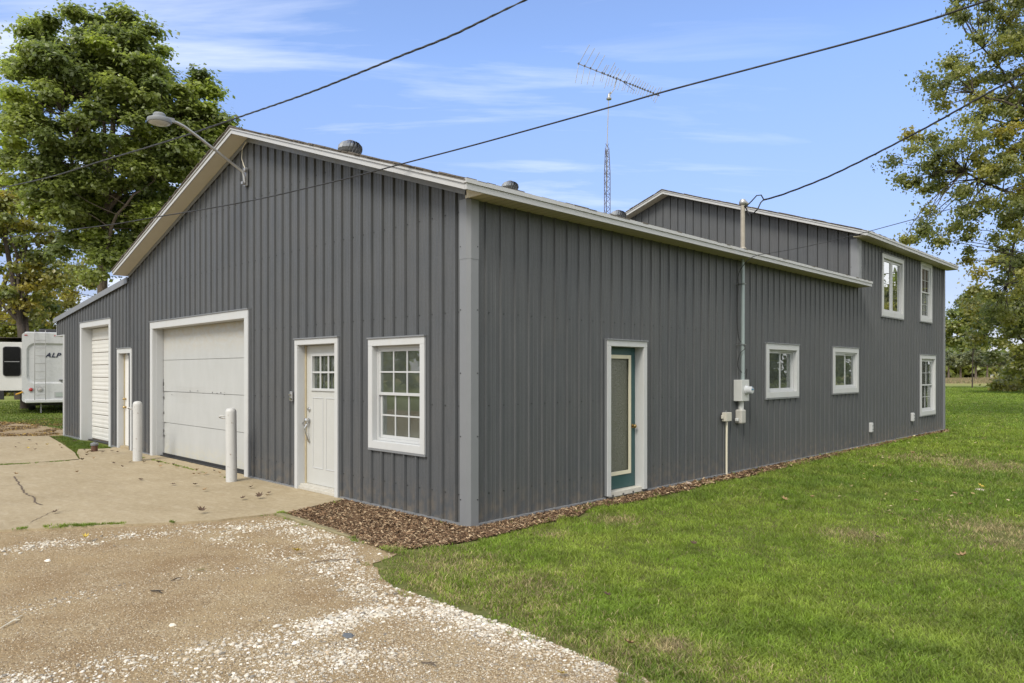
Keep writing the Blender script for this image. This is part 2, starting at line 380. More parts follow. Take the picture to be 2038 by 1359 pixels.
# ------------------------------------------------------------------ the setting: ground
GZ = -.03
def sheet(name, poly, z, mat, thick=0):
    mb = MB(); mb.face([(x, y, z) for x, y in poly])
    o = mb.build(name, mat)
    if o.data.polygons[0].normal.z < 0: o.data.flip_normals()
    bm = bmesh.new(); bm.from_mesh(o.data)
    if thick:
        r = bmesh.ops.extrude_face_region(bm, geom=bm.faces[:]); vs = [e for e in r['geom'] if isinstance(e, bmesh.types.BMVert)]
        bmesh.ops.translate(bm, verts=vs, vec=(0, 0, -thick)); bmesh.ops.recalc_face_normals(bm, faces=bm.faces)
    bmesh.ops.triangulate(bm, faces=bm.faces); bm.to_mesh(o.data); bm.free()
    return tag(o, kind='structure')
sheet('lawn', [(-1500, -1500), (1500, -1500), (1500, 1500), (-1500, 1500)], GZ, LAWN)
LEDGE = [gr(*p) for p in [(795, 1093), (775, 1104), (742, 1116), (756, 1140), (785, 1163), (838, 1179), (905, 1202), (960, 1222), (1010, 1238), (1075, 1262), (1160, 1296), (1250, 1330), (1340, 1362), (1420, 1400), (1500, 1450)]]
DRIVE = [(-2.06, -1.1)]+[(.02, -1.13)]+LEDGE+[(5.5, -3.2), (9, -5.5), (14, -12), (-25, -14), (-40, -6), (-30, -1.2), (-21, .5), (-17.2, .6), (-15.8, .3), (-15.8, -.1), (-9.5, -1.3), (-3, -1.5)]
driveway = sheet('driveway', dense(DRIVE, .06, .022), GZ+.006, DIRT)
SLAB_A = [(-2.42, 0.05), (-2.1, -.95), (-2.26, -1.8), (-2.96, -2.97), (-3.4, -3.65), (-5.5, -6.5), (-9.85, -6.8), (-9.66, -2.46), gr(161, 913), gr(153, 901), gr(156, 893.5), gr(190, 893), gr(220, 891.8), (-11.85, .05)]
SLAB_B = [(-9.70, -2.45), gr(158, 914.5), gr(148, 900), gr(122, 882), gr(96, 867), (-16.6, -1.5), (-22, -2.6), (-22, -6.8), (-9.9, -6.8)]
def slab(name, poly): return sheet(name, dense(poly, .12, .006), 0.0, CONC, .12)
slab('concrete_apron', SLAB_A); slab('concrete_apron', SLAB_B)
MULCH = [(-2.4, .05), (-2.1, -1.0)]+[gr(*p) for p in [(590, 1028), (760, 1088), (840, 1087), (930, 1074), (1010, 1057), (1090, 1036), (1150, 1024), (1180, 1007), (1262, 996), (1330, 981), (1400, 964), (1500, 943), (1600, 920), (1700, 897), (1800, 874), (1890, 857)]]+[(0.05, 18.6), (.05, .05)]
sheet('mulch_bed', dense(MULCH, .07, .02), GZ+.012, MULCHB)
def crackline(pts, w, name, mat, z=.003):
    P = dense(pts, .05, .012, 5)
    mb = MB(); r = random.Random(3)
    pts2 = []
    for a, b in zip(pts[:-1], pts[1:]):
        k = max(2, int(math.dist(a, b)/.05)); pts2 += [(a[0]+(b[0]-a[0])*j/k+r.uniform(-.012, .012), a[1]+(b[1]-a[1])*j/k+r.uniform(-.012, .012)) for j in range(k)]
    for i in range(len(pts2)-1):
        a = Vector((*pts2[i], z)); b = Vector((*pts2[i+1], z)); d = (b-a).normalized(); nrm = Vector((-d.y, d.x, 0))*w
        k0 = r.uniform(.4, 1.2); mb.face([a-nrm*k0, b-nrm, b+nrm, a+nrm*k0])
    return tag(mb.build(name, mat), kind='structure')
CRK = plain('crack_dirt', (.11, .08, .055), .95)
crackline([gr(28, 948), gr(50, 982), gr(68, 990), gr(70, 1000), gr(86, 1006)], .012, 'concrete_crack', CRK)
crackline([gr(0, 968), gr(120, 957)], .004, 'concrete_crack', CRK)
crackline([gr(60, 1040), gr(100, 1020), gr(150, 1015)], .004, 'concrete_crack', CRK)

# ------------------------------------------------------------------ the building
B = empty('metal_workshop', (-5, 6, 0))
tag(B, 'charcoal ribbed metal workshop with white trimmed doors and taller two storey rear section', 'building')
B.location = (0, 0, 0)
PITCH = .2286
def TF(Y=0): return lambda u, z, v: (u, Y-v, z)        # front-facing plane: u = x, v = outwards
def TR(X=0): return lambda u, z, v: (X+v, u, z)        # side-facing plane: u = y
def siding(T, u0, u1, ztop, zbot, holes, parent, rows=(), corner=0, phase=0.0, rh=1.0):
    """ribbed sheet between u0 and u1; ztop(u), zbot(u); holes = [(a,b,z0,z1)]"""
    prof = [(.0, 0), (.007, .024), (.032, .024), (.040, 0), (.0405, -.016), (.050, -.016), (.0505, 0), (.098, 0), (.104, .0035), (.116, .0035), (.122, 0), (.163, 0), (.169, .0035), (.181, .0035), (.187, 0)]  # thin slot beside each rib added for its dark shadow line
    pts = []
    k = math.floor((u0-phase)/PITCH)-1
    while k*PITCH+phase < u1:
        for a, h in prof:
            pts.append((k*PITCH+phase+a, h))
        k += 1
    pts.append((k*PITCH+phase, 0))
    us = [p[0] for p in pts]; hs = [p[1]*rh for p in pts]
    extra = [u0, u1]+[x for h in holes for x in h[:2]]
    extra = [e for e in extra if u0 <= e <= u1]
    H = lambda u: float(np.interp(u, us, hs))
    alls = sorted(set([round(u, 5) for u in us if u0 < u < u1]+[round(e, 5) for e in extra]))
    mb = MB()
    for a, b in zip(alls[:-1], alls[1:]):
        if b-a < 1e-5: continue
        m = (a+b)/2; spans = [(zbot(m), None)]; cur = None
        hz_ = sorted([(h[2], h[3]) for h in holes if h[0] < m < h[1]])
        lo = None; segs = []
        last = 'bot'
        for z0, z1 in hz_:
            segs.append((last, z0)); last = z1
        segs.append((last, 'top'))
        for s0, s1 in segs:
            za = zbot(a) if s0 == 'bot' else s0; zb = zbot(b) if s0 == 'bot' else s0
            zc = ztop(b) if s1 == 'top' else s1; zd = ztop(a) if s1 == 'top' else s1
            if zc-zb < 1e-4 and zd-za < 1e-4: continue
            mb.face([T(a, za, H(a)), T(b, zb, H(b)), T(b, zc, H(b)), T(a, zd, H(a))])
    mb.cur = 1
    k = math.ceil((u0-phase)/PITCH)
    while k*PITCH+phase+.06 < u1:
        u = k*PITCH+phase+.068
        for z in rows:
            if u < u0+.02 or z > ztop(u)-.05 or z < zbot(u)+.02: continue
            if any(h[0]-.12 < u < h[1]+.12 and h[2]-.1 < z < h[3]+.1 for h in holes): continue
            mb.box((u-.006, z-.006, 0), (u+.006, z+.006, .007), T)
        k += 1
    return mb.build('wall', [SIDING, SCREW], parent, fix=False)
RX, RZ = -5.15, 5.33         # ridge of the main part (underside)
def ztF(u): return RZ-(u-RX)*.334 if u > RX else RZ-(RX-u)*.289
# openings: (u0,u1,z0,z1) hole inside the casing
WINF = (-1.75, -.80, .80, 1.97); DOORF = (-3.58, -2.60, -.05, 2.03); GARF = (-9.28, -5.25, -.05, 2.50); SMF = (-11.36, -10.62, -.05, 2.05); LGF = (-14.10, -12.0, -.05, 2.72)
G0 = lambda u: -.02
ROWS = (.32, 1.28, 2.3, 3.38, 4.35)
siding(TF(), -10.75, 0, ztF, G0, [WINF, DOORF, GARF], B, ROWS)
def ztL(u): return 3.60+(u+10.75)*.098
siding(TF(), -15.75, -10.75, ztL, G0, [SMF, LGF], B, (.32, 1.28))
siding(TF(), -16.55, -15.75, ztL, lambda u: 2.62, [], B)
Y1, Y2 = 11.47, 18.27
DOORR = (2.45, 3.20, .03, 1.99)
W1 = (7.07, 8.22, 1.29, 2.05); W2 = (10.10, 11.33, 1.31, 2.06)
U1 = (13.07, 14.46, 3.08, 4.34); U2 = (16.07, 16.92, 3.10, 4.48); LW = (16.05, 17.25, .60, 2.0)
siding(TR(), 0, Y1, lambda u: 3.52, G0, [DOORR, W1, W2], B, (.32, 1.28, 2.3), rh=.8)
siding(TR(), Y1, Y2, lambda u: 4.62, G0, [U1, U2, LW], B, (.32, 1.28, 2.3), rh=.75)
RX2, RZ2 = -4.82, 6.36
def zt2(u): return RZ2-(u-RX2)*.352 if u > RX2 else RZ2-(RX2-u)*.352
siding(TF(Y1), -9.64, 0, zt2, lambda u: 3.3, [], B)
# hidden sides, plain
mb = MB()
mb.box((-9.64, Y2-.05, 0), (-.02, Y2, 4.6)); mb.box((-15.72, .05, 0), (-15.69, Y1, 3.08)); mb.box((-15.7, Y1-.05, 0), (-.05, Y1-.03, 3.0)); mb.box((-9.64, Y1, 0), (-9.6, Y2, 4.6))
mb.prism([(-9.64, 4.6), (RX2, RZ2), (-.02, 4.6)], Y2-.04, Y2-.01, lambda a, b, d: (a, d, b))
mb.box((-10.8, .02, 3.3), (-10.76, Y1, 3.68))
mb.build('wall', SIDING, B)
# a floor inside and an inner partition so that the glass looks into real rooms
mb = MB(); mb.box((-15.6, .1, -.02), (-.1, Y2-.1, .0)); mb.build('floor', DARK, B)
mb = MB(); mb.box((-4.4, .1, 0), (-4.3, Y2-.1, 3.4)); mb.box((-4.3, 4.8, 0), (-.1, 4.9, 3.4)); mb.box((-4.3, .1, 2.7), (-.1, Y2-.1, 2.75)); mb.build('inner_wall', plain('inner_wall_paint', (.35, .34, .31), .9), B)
# roofs
def gable_roof(y0, y1, rx, rz, xl, zl, xr, zr, lift=.082, th=.018, parent=B):
    mb = MB(); T = lambda a, b, d: (a, d, b)
    for (xe, ze) in ((xr, zr), (xl, zl)):
        mb.prism([(rx, rz+lift), (xe, ze+lift), (xe, ze+lift+th), (rx, rz+lift+th)], y0-.02, y1+.02, T)
    # ridge cap
    sl_ = (rz-zr)/(xr-rx)
    mb.prism([(rx-.16, rz+lift+th-.16*sl_+.004), (rx, rz+lift+th+.004), (rx+.16, rz+lift+th-.16*sl_+.004), (rx+.16, rz+lift+th-.16*sl_+.018), (rx, rz+lift+th+.02), (rx-.16, rz+lift+th-.16*sl_+.018)], y0-.03, y1+.03, T)
    return mb.build('roof', SHINGLE, parent)
EO = .30
XL, ZL = -10.85, 3.68; XR, ZR = EO, 3.50
gable_roof(-EO, Y1, RX, RZ, XL, ZL, XR, ZR)
X2L, Z2L = -9.94, RZ2-(5.12)*.352; X2R, Z2R = EO, 4.58
gable_roof(Y1-EO, Y2+EO, RX2, RZ2, X2L, Z2L, X2R, Z2R)
# ragged shingle edge poking over the rake and the eave
def shingle_edge(pts, outv, seed):
    mb = MB(); r = random.Random(seed)
    for a, b in zip(pts[:-1], pts[1:]):
        a = Vector(a); b = Vector(b); l = (b-a).length; d = (b-a)/l; k = int(l/.14)
        for i in range(k):
            p = a+d*(i*.14); h = r.uniform(.006, .018); w = .14*r.uniform(.8, 1.0)
            o0 = Vector(outv)*r.uniform(.005, .02); n = Vector((0, 0, 1))
            q = [p-Vector(outv)*.12, p+d*w-Vector(outv)*.12, p+d*w+o0, p+o0]
            mb.raw(q+[x+n*h for x in q], [(0, 1, 2, 3), (4, 7, 6, 5), (0, 4, 5, 1), (1, 5, 6, 2), (2, 6, 7, 3), (3, 7, 4, 0)])
    return mb.build('shingle_edge', SHINGLE, B)
LZ = .101
shingle_edge([(XL, -EO-.02, ZL+LZ), (RX, -EO-.02, RZ+LZ), (XR, -EO-.02, ZR+LZ)], (0, -1, 0), 1)
shingle_edge([(XR, -EO, ZR+LZ), (XR, Y1, ZR+LZ)], (1, 0, 0), 2)
shingle_edge([(X2L, Y1-EO-.02, Z2L+LZ), (RX2, Y1-EO-.02, RZ2+LZ), (X2R, Y1-EO-.02, Z2R+LZ)], (0, -1, 0), 3)
shingle_edge([(X2R, Y1-EO, Z2R+LZ), (X2R, Y2+EO, Z2R+LZ)], (1, 0, 0), 4)
def rake(y, rx, rz, xl, zl, xr, zr, yw):
    """two-step fascia boards along the gable and the flat soffit boards behind them"""
    T = lambda a, b, d: (a, d, b)
    for (xe, ze) in ((xr, zr), (xl, zl)):
        mb = MB()
        mb.prism([(rx, rz), (xe, ze), (xe, ze+.060), (rx, rz+.060)], y-.0, y+.022, T)
        mb.prism([(rx, rz+.062), (xe, ze+.062), (xe, ze+.105), (rx, rz+.105)], y-.016, y+.022, T)
        n = 3
        for i in range(1, n):      # butt joints of the boards
            x = rx+(xe-rx)*i/n; z = rz+(ze-rz)*i/n
            mb.box((x-.004, y-.0178, z+.0635), (x+.004, y-.001, z+.104))
        mb.build('fascia', FASCIA, B)
        mb = MB(); mb.prism([(rx, rz+.004), (xe, ze+.004), (xe, ze+.02), (rx, rz+.02)], y+.022, yw-.0005, T); mb.build('soffit', SOFFIT2, B)
rake(-EO, RX, RZ, XL, ZL, XR-.024, ZR, 0)
rake(Y1-EO, RX2, RZ2, X2L, Z2L, X2R-.024, Z2R, Y1)
def eave(y0, y1, z, X=EO):
    mb = MB(); mb.box((X-.022, y0, z), (X, y1, z+.062)); mb.box((X-.022, y0-.016, z+.064), (X+.016, y1, z+.107))
    y = y0+1.9
    while y < y1-.5: mb.box((X-.001, y, z+.065), (X+.0178, y+.008, z+.106)); y += 3.05
    mb.build('fascia', FASCIA, B)
    mb = MB(); mb.box((.0, (-.02 if y0 < 0 else y0+.03), z+.004), (X-.024, y1-.003, z+.012)); mb.build('soffit', SOFFIT, B)
eave(-EO, Y1, ZR); eave(Y1-EO, Y2+EO, Z2R)
mb = MB(); mb.box((0, Y1-.003, ZR), (EO, Y1, ZR+.107)); mb.build('fascia', FASCIA, B)
mb = MB(); mb.box((0, Y2+EO-.02, Z2R), (EO-.024, Y2+EO-.002, Z2R+.107)); mb.build('fascia', FASCIA, B)
# lean-to roof and its metal rake
mb = MB(); T = lambda a, b, d: (a, d, b)
mb.prism([(-16.6, ztL(-16.6)+.02), (-10.78, ztL(-10.78)+.02), (-10.78, ztL(-10.78)+.05), (-16.6, ztL(-16.6)+.05)], -.04, Y1, T); mb.build('roof', TRIMGRAY, B)
mb = MB(); mb.prism([(-16.62, ztL(-16.6)-.07), (-10.74, ztL(-10.74)-.07), (-10.74, ztL(-10.74)+.055), (-16.62, ztL(-16.6)+.055)], -.065, -.042, T); mb.build('fascia', TRIMGRAY, B)
mb = MB(); mb.box((-16.58, -.03, 2.6), (-15.75, 8, 2.62)); mb.box((-16.58, .0, 2.62), (-16.56, 8, 3.03)); mb.build('soffit', WHITE, B)
# gable trim under the rakes (gray metal angle)
mb = MB()
for (a, b) in ((RX, 0), (RX, -10.72)):
    mb.prism([(a, ztF(a)-.075), (b, ztF(b)-.075), (b, ztF(b)-.002), (a, ztF(a)-.002)], -.034, -.026, T)
mb.build('gable_trim', TRIMGRAY, B)
# corner trims
def corner(x, y, z0, z1, w=.11, mirror=False, join=None):
    mb = MB(); p = .034; c = .035
    poly = [(x-w, y-.005), (x-w, y-p), (x+p-c, y-p), (x+p, y-p+c), (x+p, y+w), (x+.005, y+w), (x+.005, y-.005)]
    mb.prism(poly, z0, z1, lambda a, b, d: (a, b, d))
    if join:
        mb.prism([(x-w-.002, y-p-.003), (x+p-c, y-p-.003), (x+p+.003, y-p+c), (x+p+.003, y+w+.002), (x+p, y+w+.002), (x+p-.002, y-p+c), (x+p-c, y-p), (x-w-.002, y-p)], join, z1, lambda a, b, d: (a, b, d))
    mb.cur = 1
    z = z0+.3
    while z < z1-.1:
        mb.box((x-w+.01, y-p-.006, z), (x-w+.022, y-p+.001, z+.012)); mb.box((x+p-.001, y+w-.022, z), (x+p+.006, y+w-.01, z+.012)); z += .68
    return mb.build('corner_trim', [TRIMGRAY, SCREW], B)
corner(0, 0, -.03, 3.497, join=2.86)
mb = MB(); mb.prism([(-.02, 3.503), (.274, 3.503), (.274, 3.508), (-.02, 3.61)], -.034, -.026, lambda a, b, d: (a, d, b)); mb.build('soffit', SOFFIT2, B); corner(0, Y1, 3.66, 4.58, .14)
mb = MB(); mb.box((.004, Y2-.09, -.02), (.04, Y2+.02, 4.58)); mb.build('corner_trim', TRIMGRAY, B)
mb = MB(); mb.box((-15.80, -.034, -.02), (-15.73, -.003, 2.62)); mb.build('corner_trim', WHITE, B)
mb = MB(); mb.box((-10.79, -.033, 2.0), (-10.72, -.003, 3.58)); mb.build('corner_trim', SIDING, B)
# base trim strips, interrupted by the doors
for a, b in ((-15.73, -14.24), (-11.90, -11.48), (-10.52, -9.44), (-5.13, -3.68), (-2.49, -.11)):
    mb = MB(); mb.box((a, -.038, -.03), (b, -.004, .018)); mb.build('base_trim', TRIMGRAY, B)
for a, b in ((.11, 2.35), (3.31, Y2-.09)):
    mb = MB(); mb.box((.004, a, -.03), (.038, b, .016)); mb.build('base_trim', TRIMGRAY, B)

def casing(T, hole, w, proud=.04, depth=.10, name='window', mat=WHITE, sill=True, wb=None, jt=.012, bottom=True, parent=B):
    """white boards round an opening, the reveal behind them, a thin gray channel outside"""
    u0, u1, z0, z1 = hole; wb = w if wb is None else wb
    mb = MB()
    zb = z0-wb if bottom else z0
    mb.box((u0-w, z1, .0), (u1+w, z1+w, proud), T)
    mb.box((u0-w, zb, .0), (u0, z1-.0008, proud-.001), T); mb.box((u1, zb, .0), (u1+w, z1-.0008, proud-.001), T)
    if bottom: mb.box((u0+.0005, z0-wb, 0), (u1-.0005, z0, proud-.0015), T)
    # reveal
    mb.box((u0-.02, z0 if bottom else z0, -depth), (u0+.004, z1, proud-.014), T); mb.box((u1-.004, z0, -depth), (u1+.02, z1, proud-.014), T)
    mb.box((u0+.004, z1-.004, -depth), (u1-.004, z1+.02, proud-.014), T)
    if bottom: mb.box((u0+.004, z0-.02, -depth), (u1-.004, z0+.004, proud-.014), T)
    mb.cur = 1
    o = w+jt
    mb.box((u0-o, z1+w+.0005, 0), (u1+o, z1+w+jt*1.6, proud+.014), T)
    mb.box((u0-o, zb, 0), (u0-w-.0005, z1+w, proud-.012), T); mb.box((u1+w+.0005, zb, 0), (u1+o, z1+w, proud-.012), T)
    if bottom: mb.box((u0-o, zb-jt*2.4, 0), (u1+o, zb-.0005, proud-.004), T)
    ob = mb.build(name, [mat, TRIMGRAY], parent, bevel=.002); return ob
def bars(T, u0, u1, z0, z1, v, nu, nz, w=.009, t=.008, mat=WHITE2, parent=None, name='muntin'):
    mb = MB()
    for i in range(1, nu):
        u = u0+(u1-u0)*i/nu; mb.box((u-w, z0, v), (u+w, z1, v+t), T)
    for i in range(1, nz):
        z = z0+(z1-z0)*i/nz; mb.box((u0, z-w, v-.0005), (u1, z+w, v+t-.001), T)
    return mb.build(name, mat, parent)
def ring(T, u0, u1, z0, z1, w, v0, v1, mat, parent, name='sash', wb=None, bevel=.002):
    mb = MB(); wb = wb or w
    mb.box((u0, z0, v0), (u0+w, z1, v1), T); mb.box((u1-w, z0, v0), (u1, z1, v1), T)
    mb.box((u0+w, z1-w, v0+.0007), (u1-w, z1, v1-.0007), T); mb.box((u0+w, z0, v0+.0007), (u1-w, z0+wb, v1-.0007), T)
    return mb.build(name, mat, parent, bevel=bevel)
def pane(T, u0, u1, z0, z1, v, mat, parent):
    mb = MB(); mb.box((u0, z0, v), (u1, z1, v+.004), T); return mb.build('pane', mat, parent)
def curtain(T, u0, u1, z0, z1, v, parent, mat=CURTAIN, amp=.012, pitch=.07):
    mb = MB(); k = int((u1-u0)/pitch*6); P = [(u0+(u1-u0)*i/k, amp*sin(i*2*pi/6)+amp*.5*sin(i*1.7)) for i in range(k+1)]
    for a, b in zip(P[:-1], P[1:]): mb.face([T(a[0], z0, v+a[1]), T(b[0], z0, v+b[1]), T(b[0], z1, v+b[1]), T(a[0], z1, v+a[1])])
    return mb.build('curtain', mat, parent, smooth=60, fix=False)
def double_hung(T, hole, w, gridn=(3, 2), bw=.009, up=GLASS, lo=GLASS, depth=.09, proud=.04, wb=None, grid=True, split=.5):
    u0, u1, z0, z1 = hole
    o = casing(T, hole, w, proud, depth+.03, wb=wb)
    zm = z0+(z1-z0)*split
    ring(T, u0+.005, u1-.005, z0+.006, z1-.005, .03, -depth+.0, -depth+.055, WHITE2, o, 'frame')
    a, b = u0+.036, u1-.036
    ring(T, a, b, zm-.02, z1-.036, .035, -depth+.03, -depth+.05, WHITE2, o)
    ring(T, a+.002, b-.002, z0+.037, zm+.015, .035, -depth+.004, -depth+.026, WHITE2, o)
    pane(T, a+.033, b-.033, zm+.013, z1-.069, -depth+.038, up, o); pane(T, a+.035, b-.035, z0+.07, zm-.018, -depth+.012, lo, o)
    if grid:
        bars(T, a+.035, b-.035, zm+.015, z1-.071, -depth+.0425, gridn[0], gridn[1], bw, parent=o); bars(T, a+.037, b-.037, z0+.072, zm-.02, -depth+.0165, gridn[0], gridn[1], bw, parent=o)
    return o
def slider(T, hole, w, depth=.07, glass=GLASS, wb=None, fixed=True):
    u0, u1, z0, z1 = hole; o = casing(T, hole, w, .04, depth+.04, wb=wb); m = (u0+u1)/2
    ring(T, u0+.005, u1-.005, z0+.006, z1-.005, .028, -depth-.01, -depth+.05, WHITE2, o, 'frame')
    ring(T, u0+.034, m+.02, z0+.034, z1-.034, .03, -depth+.02, -depth+.04, WHITE2, o); ring(T, m-.02, u1-.034, z0+.034, z1-.034, .03, -depth-.004, -depth+.016, WHITE2, o)
    pane(T, u0+.063, m-.009, z0+.063, z1-.063, -depth+.028, glass, o); pane(T, m+.009, u1-.063, z0+.063, z1-.063, -depth+.004, glass, o)
    return o
# front window
wf = double_hung(TF(), WINF, .085, wb=.09)
CLM = plain('pale_clutter', (.5, .47, .42), .7)
mb = MB(); mb.box((-1.70, 1.40, -.30), (-1.45, 1.425, -.12), TF()); mb.build('shelf_book', CLM, wf)
mb = MB(); mb.box((-1.30, 1.40, -.26), (-1.05, 1.415, -.12), TF()); mb.build('shelf_book', CLM, wf)
mb = MB(); mb.lathe([(.05, 0), (.05, .04), (.03, .07), (.0, .075)], (-1.62, .2, 1.426), 10); mb.build('bowl', CLM, wf)
# side windows
o1 = slider(TR(), W1, .10); curtain(TR(), 7.46, 7.62, 1.33, 2.02, -.105, o1); curtain(TR(), 7.92, 8.16, 1.33, 2.02, -.105, o1)
o2 = slider(TR(), W2, .10, depth=.035); curtain(TR(), 10.16, 11.27, 1.36, 2.02, -.075, o2, plain('tan_curtain', (.50, .48, .42), .8))
# upper casement pair
ou = casing(TR(), U1, .10, .04, .08, wb=.11); mU = (U1[0]+U1[1])/2
for a, b in ((U1[0]+.01, mU-.03), (mU+.03, U1[1]-.01)):
    ring(TR(), a, b, U1[2]+.01, U1[3]-.01, .05, -.045, -.01, WHITE2, ou); pane(TR(), a+.048, b-.048, U1[2]+.058, U1[3]-.058, -.03, GLASSHI, ou)
mb = MB(); mb.box((mU-.029, U1[2]+.006, -.06), (mU+.029, U1[3]-.006, -.006), TR()); mb.build('mullion', WHITE2, ou)
double_hung(TR(), U2, .09, (2, 2), bw=.004, up=GLASSHI, lo=GLASS, depth=.05, wb=.10)
ol = double_hung(TR(), LW, .10, (2, 2), bw=.005, depth=.07, wb=.11); curtain(TR(), 16.55, 17.2, .66, 1.95, -.12, ol)
# front entry door
def entry_door():
    T = TF(); u0, u1, z0, z1 = DOORF
    fr = casing(T, DOORF, .075, .05, .16, 'door', bottom=False)
    mb = MB(); v0, v1 = -.135, -.09; wu0, wu1, wz0, wz1 = u0+.20, u1-.20+.04, 1.42, 1.87
    wu1 = u1-.155
    L0, L1, D0, D1 = u0+.03, u1-.012, .075, z1-.01
    mb.box((L0, D0, v0), (wu0, D1, v1), T); mb.box((wu1, D0, v0), (L1, D1, v1), T); mb.box((wu0, D0, v0), (wu1, wz0, v1), T); mb.box((wu0, wz1, v0), (wu1, D1, v1), T)
    d = mb.build('door_leaf', white_mat('door_paint', (.45, .455, .44), .1), fr)
    # raised panels: shallow frames
    for a, b in ((u0+.19, (u0+u1)/2-.02), ((u0+u1)/2+.05, u1-.13)):
        mb = MB()
        for (p, q, r, s) in ((a, b, 1.28, 1.295), (a, b, .30, .315), (a, a+.015, .315, 1.28), (b-.015, b, .315, 1.28)): mb.box((p, r, v1), (q, s, v1+.006), T)
        mb.build('panel_moulding', WHITE2, fr, bevel=.003)
    ring(T, wu0-.035, wu1+.035, wz0-.035, wz1+.035, .035, v1+.0005, v1+.018, WHITE2, fr, 'glazing_frame')
    pane(T, wu0, wu1, wz0, wz1, v0+.02, GLASS, fr); bars(T, wu0, wu1, wz0, wz1, v1-.002, 3, 2, .012, .014, parent=fr, name='muntin')
    mb = MB(); mb.box((u0-.0, -.01, -.16), (u1, .07, .0), T); mb.box((u0+.01, .0, .0), (u1-.01, .045, .035), T); mb.build('threshold', plain('worn_threshold', (.45, .43, .38), .7, 0, .25, 20), fr, bevel=.004)
    mb = MB(); mb.box((u0+.005, .07, -.12), (u0+.028, z1-.006, -.07), T); mb.build('weather_strip', YELLOWS, fr)
    mb = MB(); hx = L0+.075
    mb.lathe([(.031, 0), (.031, .012), (.02, .018), (.02, .03), (.0, .032)], (0, 0, 0), 16, lambda x, y, z: T(hx+x, 1.12+y, v1+z)); mb.build('deadbolt', CHROME, fr, smooth=40); mb = MB()
    mb.lathe([(.028, 0), (.028, .012), (.012, .02), (.012, .045), (.027, .05), (.03, .065), (.015, .078), (0, .078)], (0, 0, 0), 16, lambda x, y, z: T(hx+x, .96+y*1.4, v1+z))
    mb.tube([T(hx, .93, v1+.01), T(hx, .91, v1+.05), T(hx-.012, .86, v1+.07), T(hx, .78, v1+.06), T(hx, .70, v1+.03), T(hx+.004, .66, v1+.012)], [.009, .011, .012, .012, .014, .02], 8)
    mb.tube([T(hx, .95, v1+.05), T(hx-.03, .945, v1+.065), T(hx-.10, .92, v1+.06)], [.012, .011, .008], 8)
    mb.build('handle', CHROME, fr, smooth=40)
    return fr
entry_door()
# side (teal) door
def teal_door():
    T = TR(); u0, u1, z0, z1 = DOORR
    fr = casing(T, DOORR, .075, .05, .17, 'door', bottom=False); v0, v1 = -.14, -.095
    a, b, c, d = u0+.10, u1-.22, .28, 1.855; mb = MB()
    b = u1-.15
    mb.box((u0+.012, .07, v0), (a, z1-.01, v1), T); mb.box((b, .07, v0), (u1-.012, z1-.01, v1), T); mb.box((a, .07, v0), (b, c, v1), T); mb.box((a, d, v0), (b, z1-.01, v1), T)
    mb.build('door_leaf', TEAL, fr, bevel=.002)
    ring(T, a-.025, b+.025, c-.025, d+.025, .05, v1+.0004, v1+.016, CREAM, fr, 'glazing_frame')
    pane(T, a, b, c, d, v1-.02, FROST, fr)
    mb = MB(); mb.box((u0, .0, -.17), (u1, .065, .012), T); mb.build('threshold', plain('concrete_sill', (.50, .48, .42), .8, 0, .2, 25), fr, bevel=.004)
    hx = u1-.075
    mb = MB(); mb.lathe([(.03, 0), (.03, .006), (.012, .012), (.012, .03), (.026, .036), (.028, .05), (.018, .062), (0, .064)], (0, 0, 0), 16, lambda x, y, z: T(hx+x, .90+y, v1+z)); mb.build('door_knob', BRASS, fr, smooth=40)
teal_door()
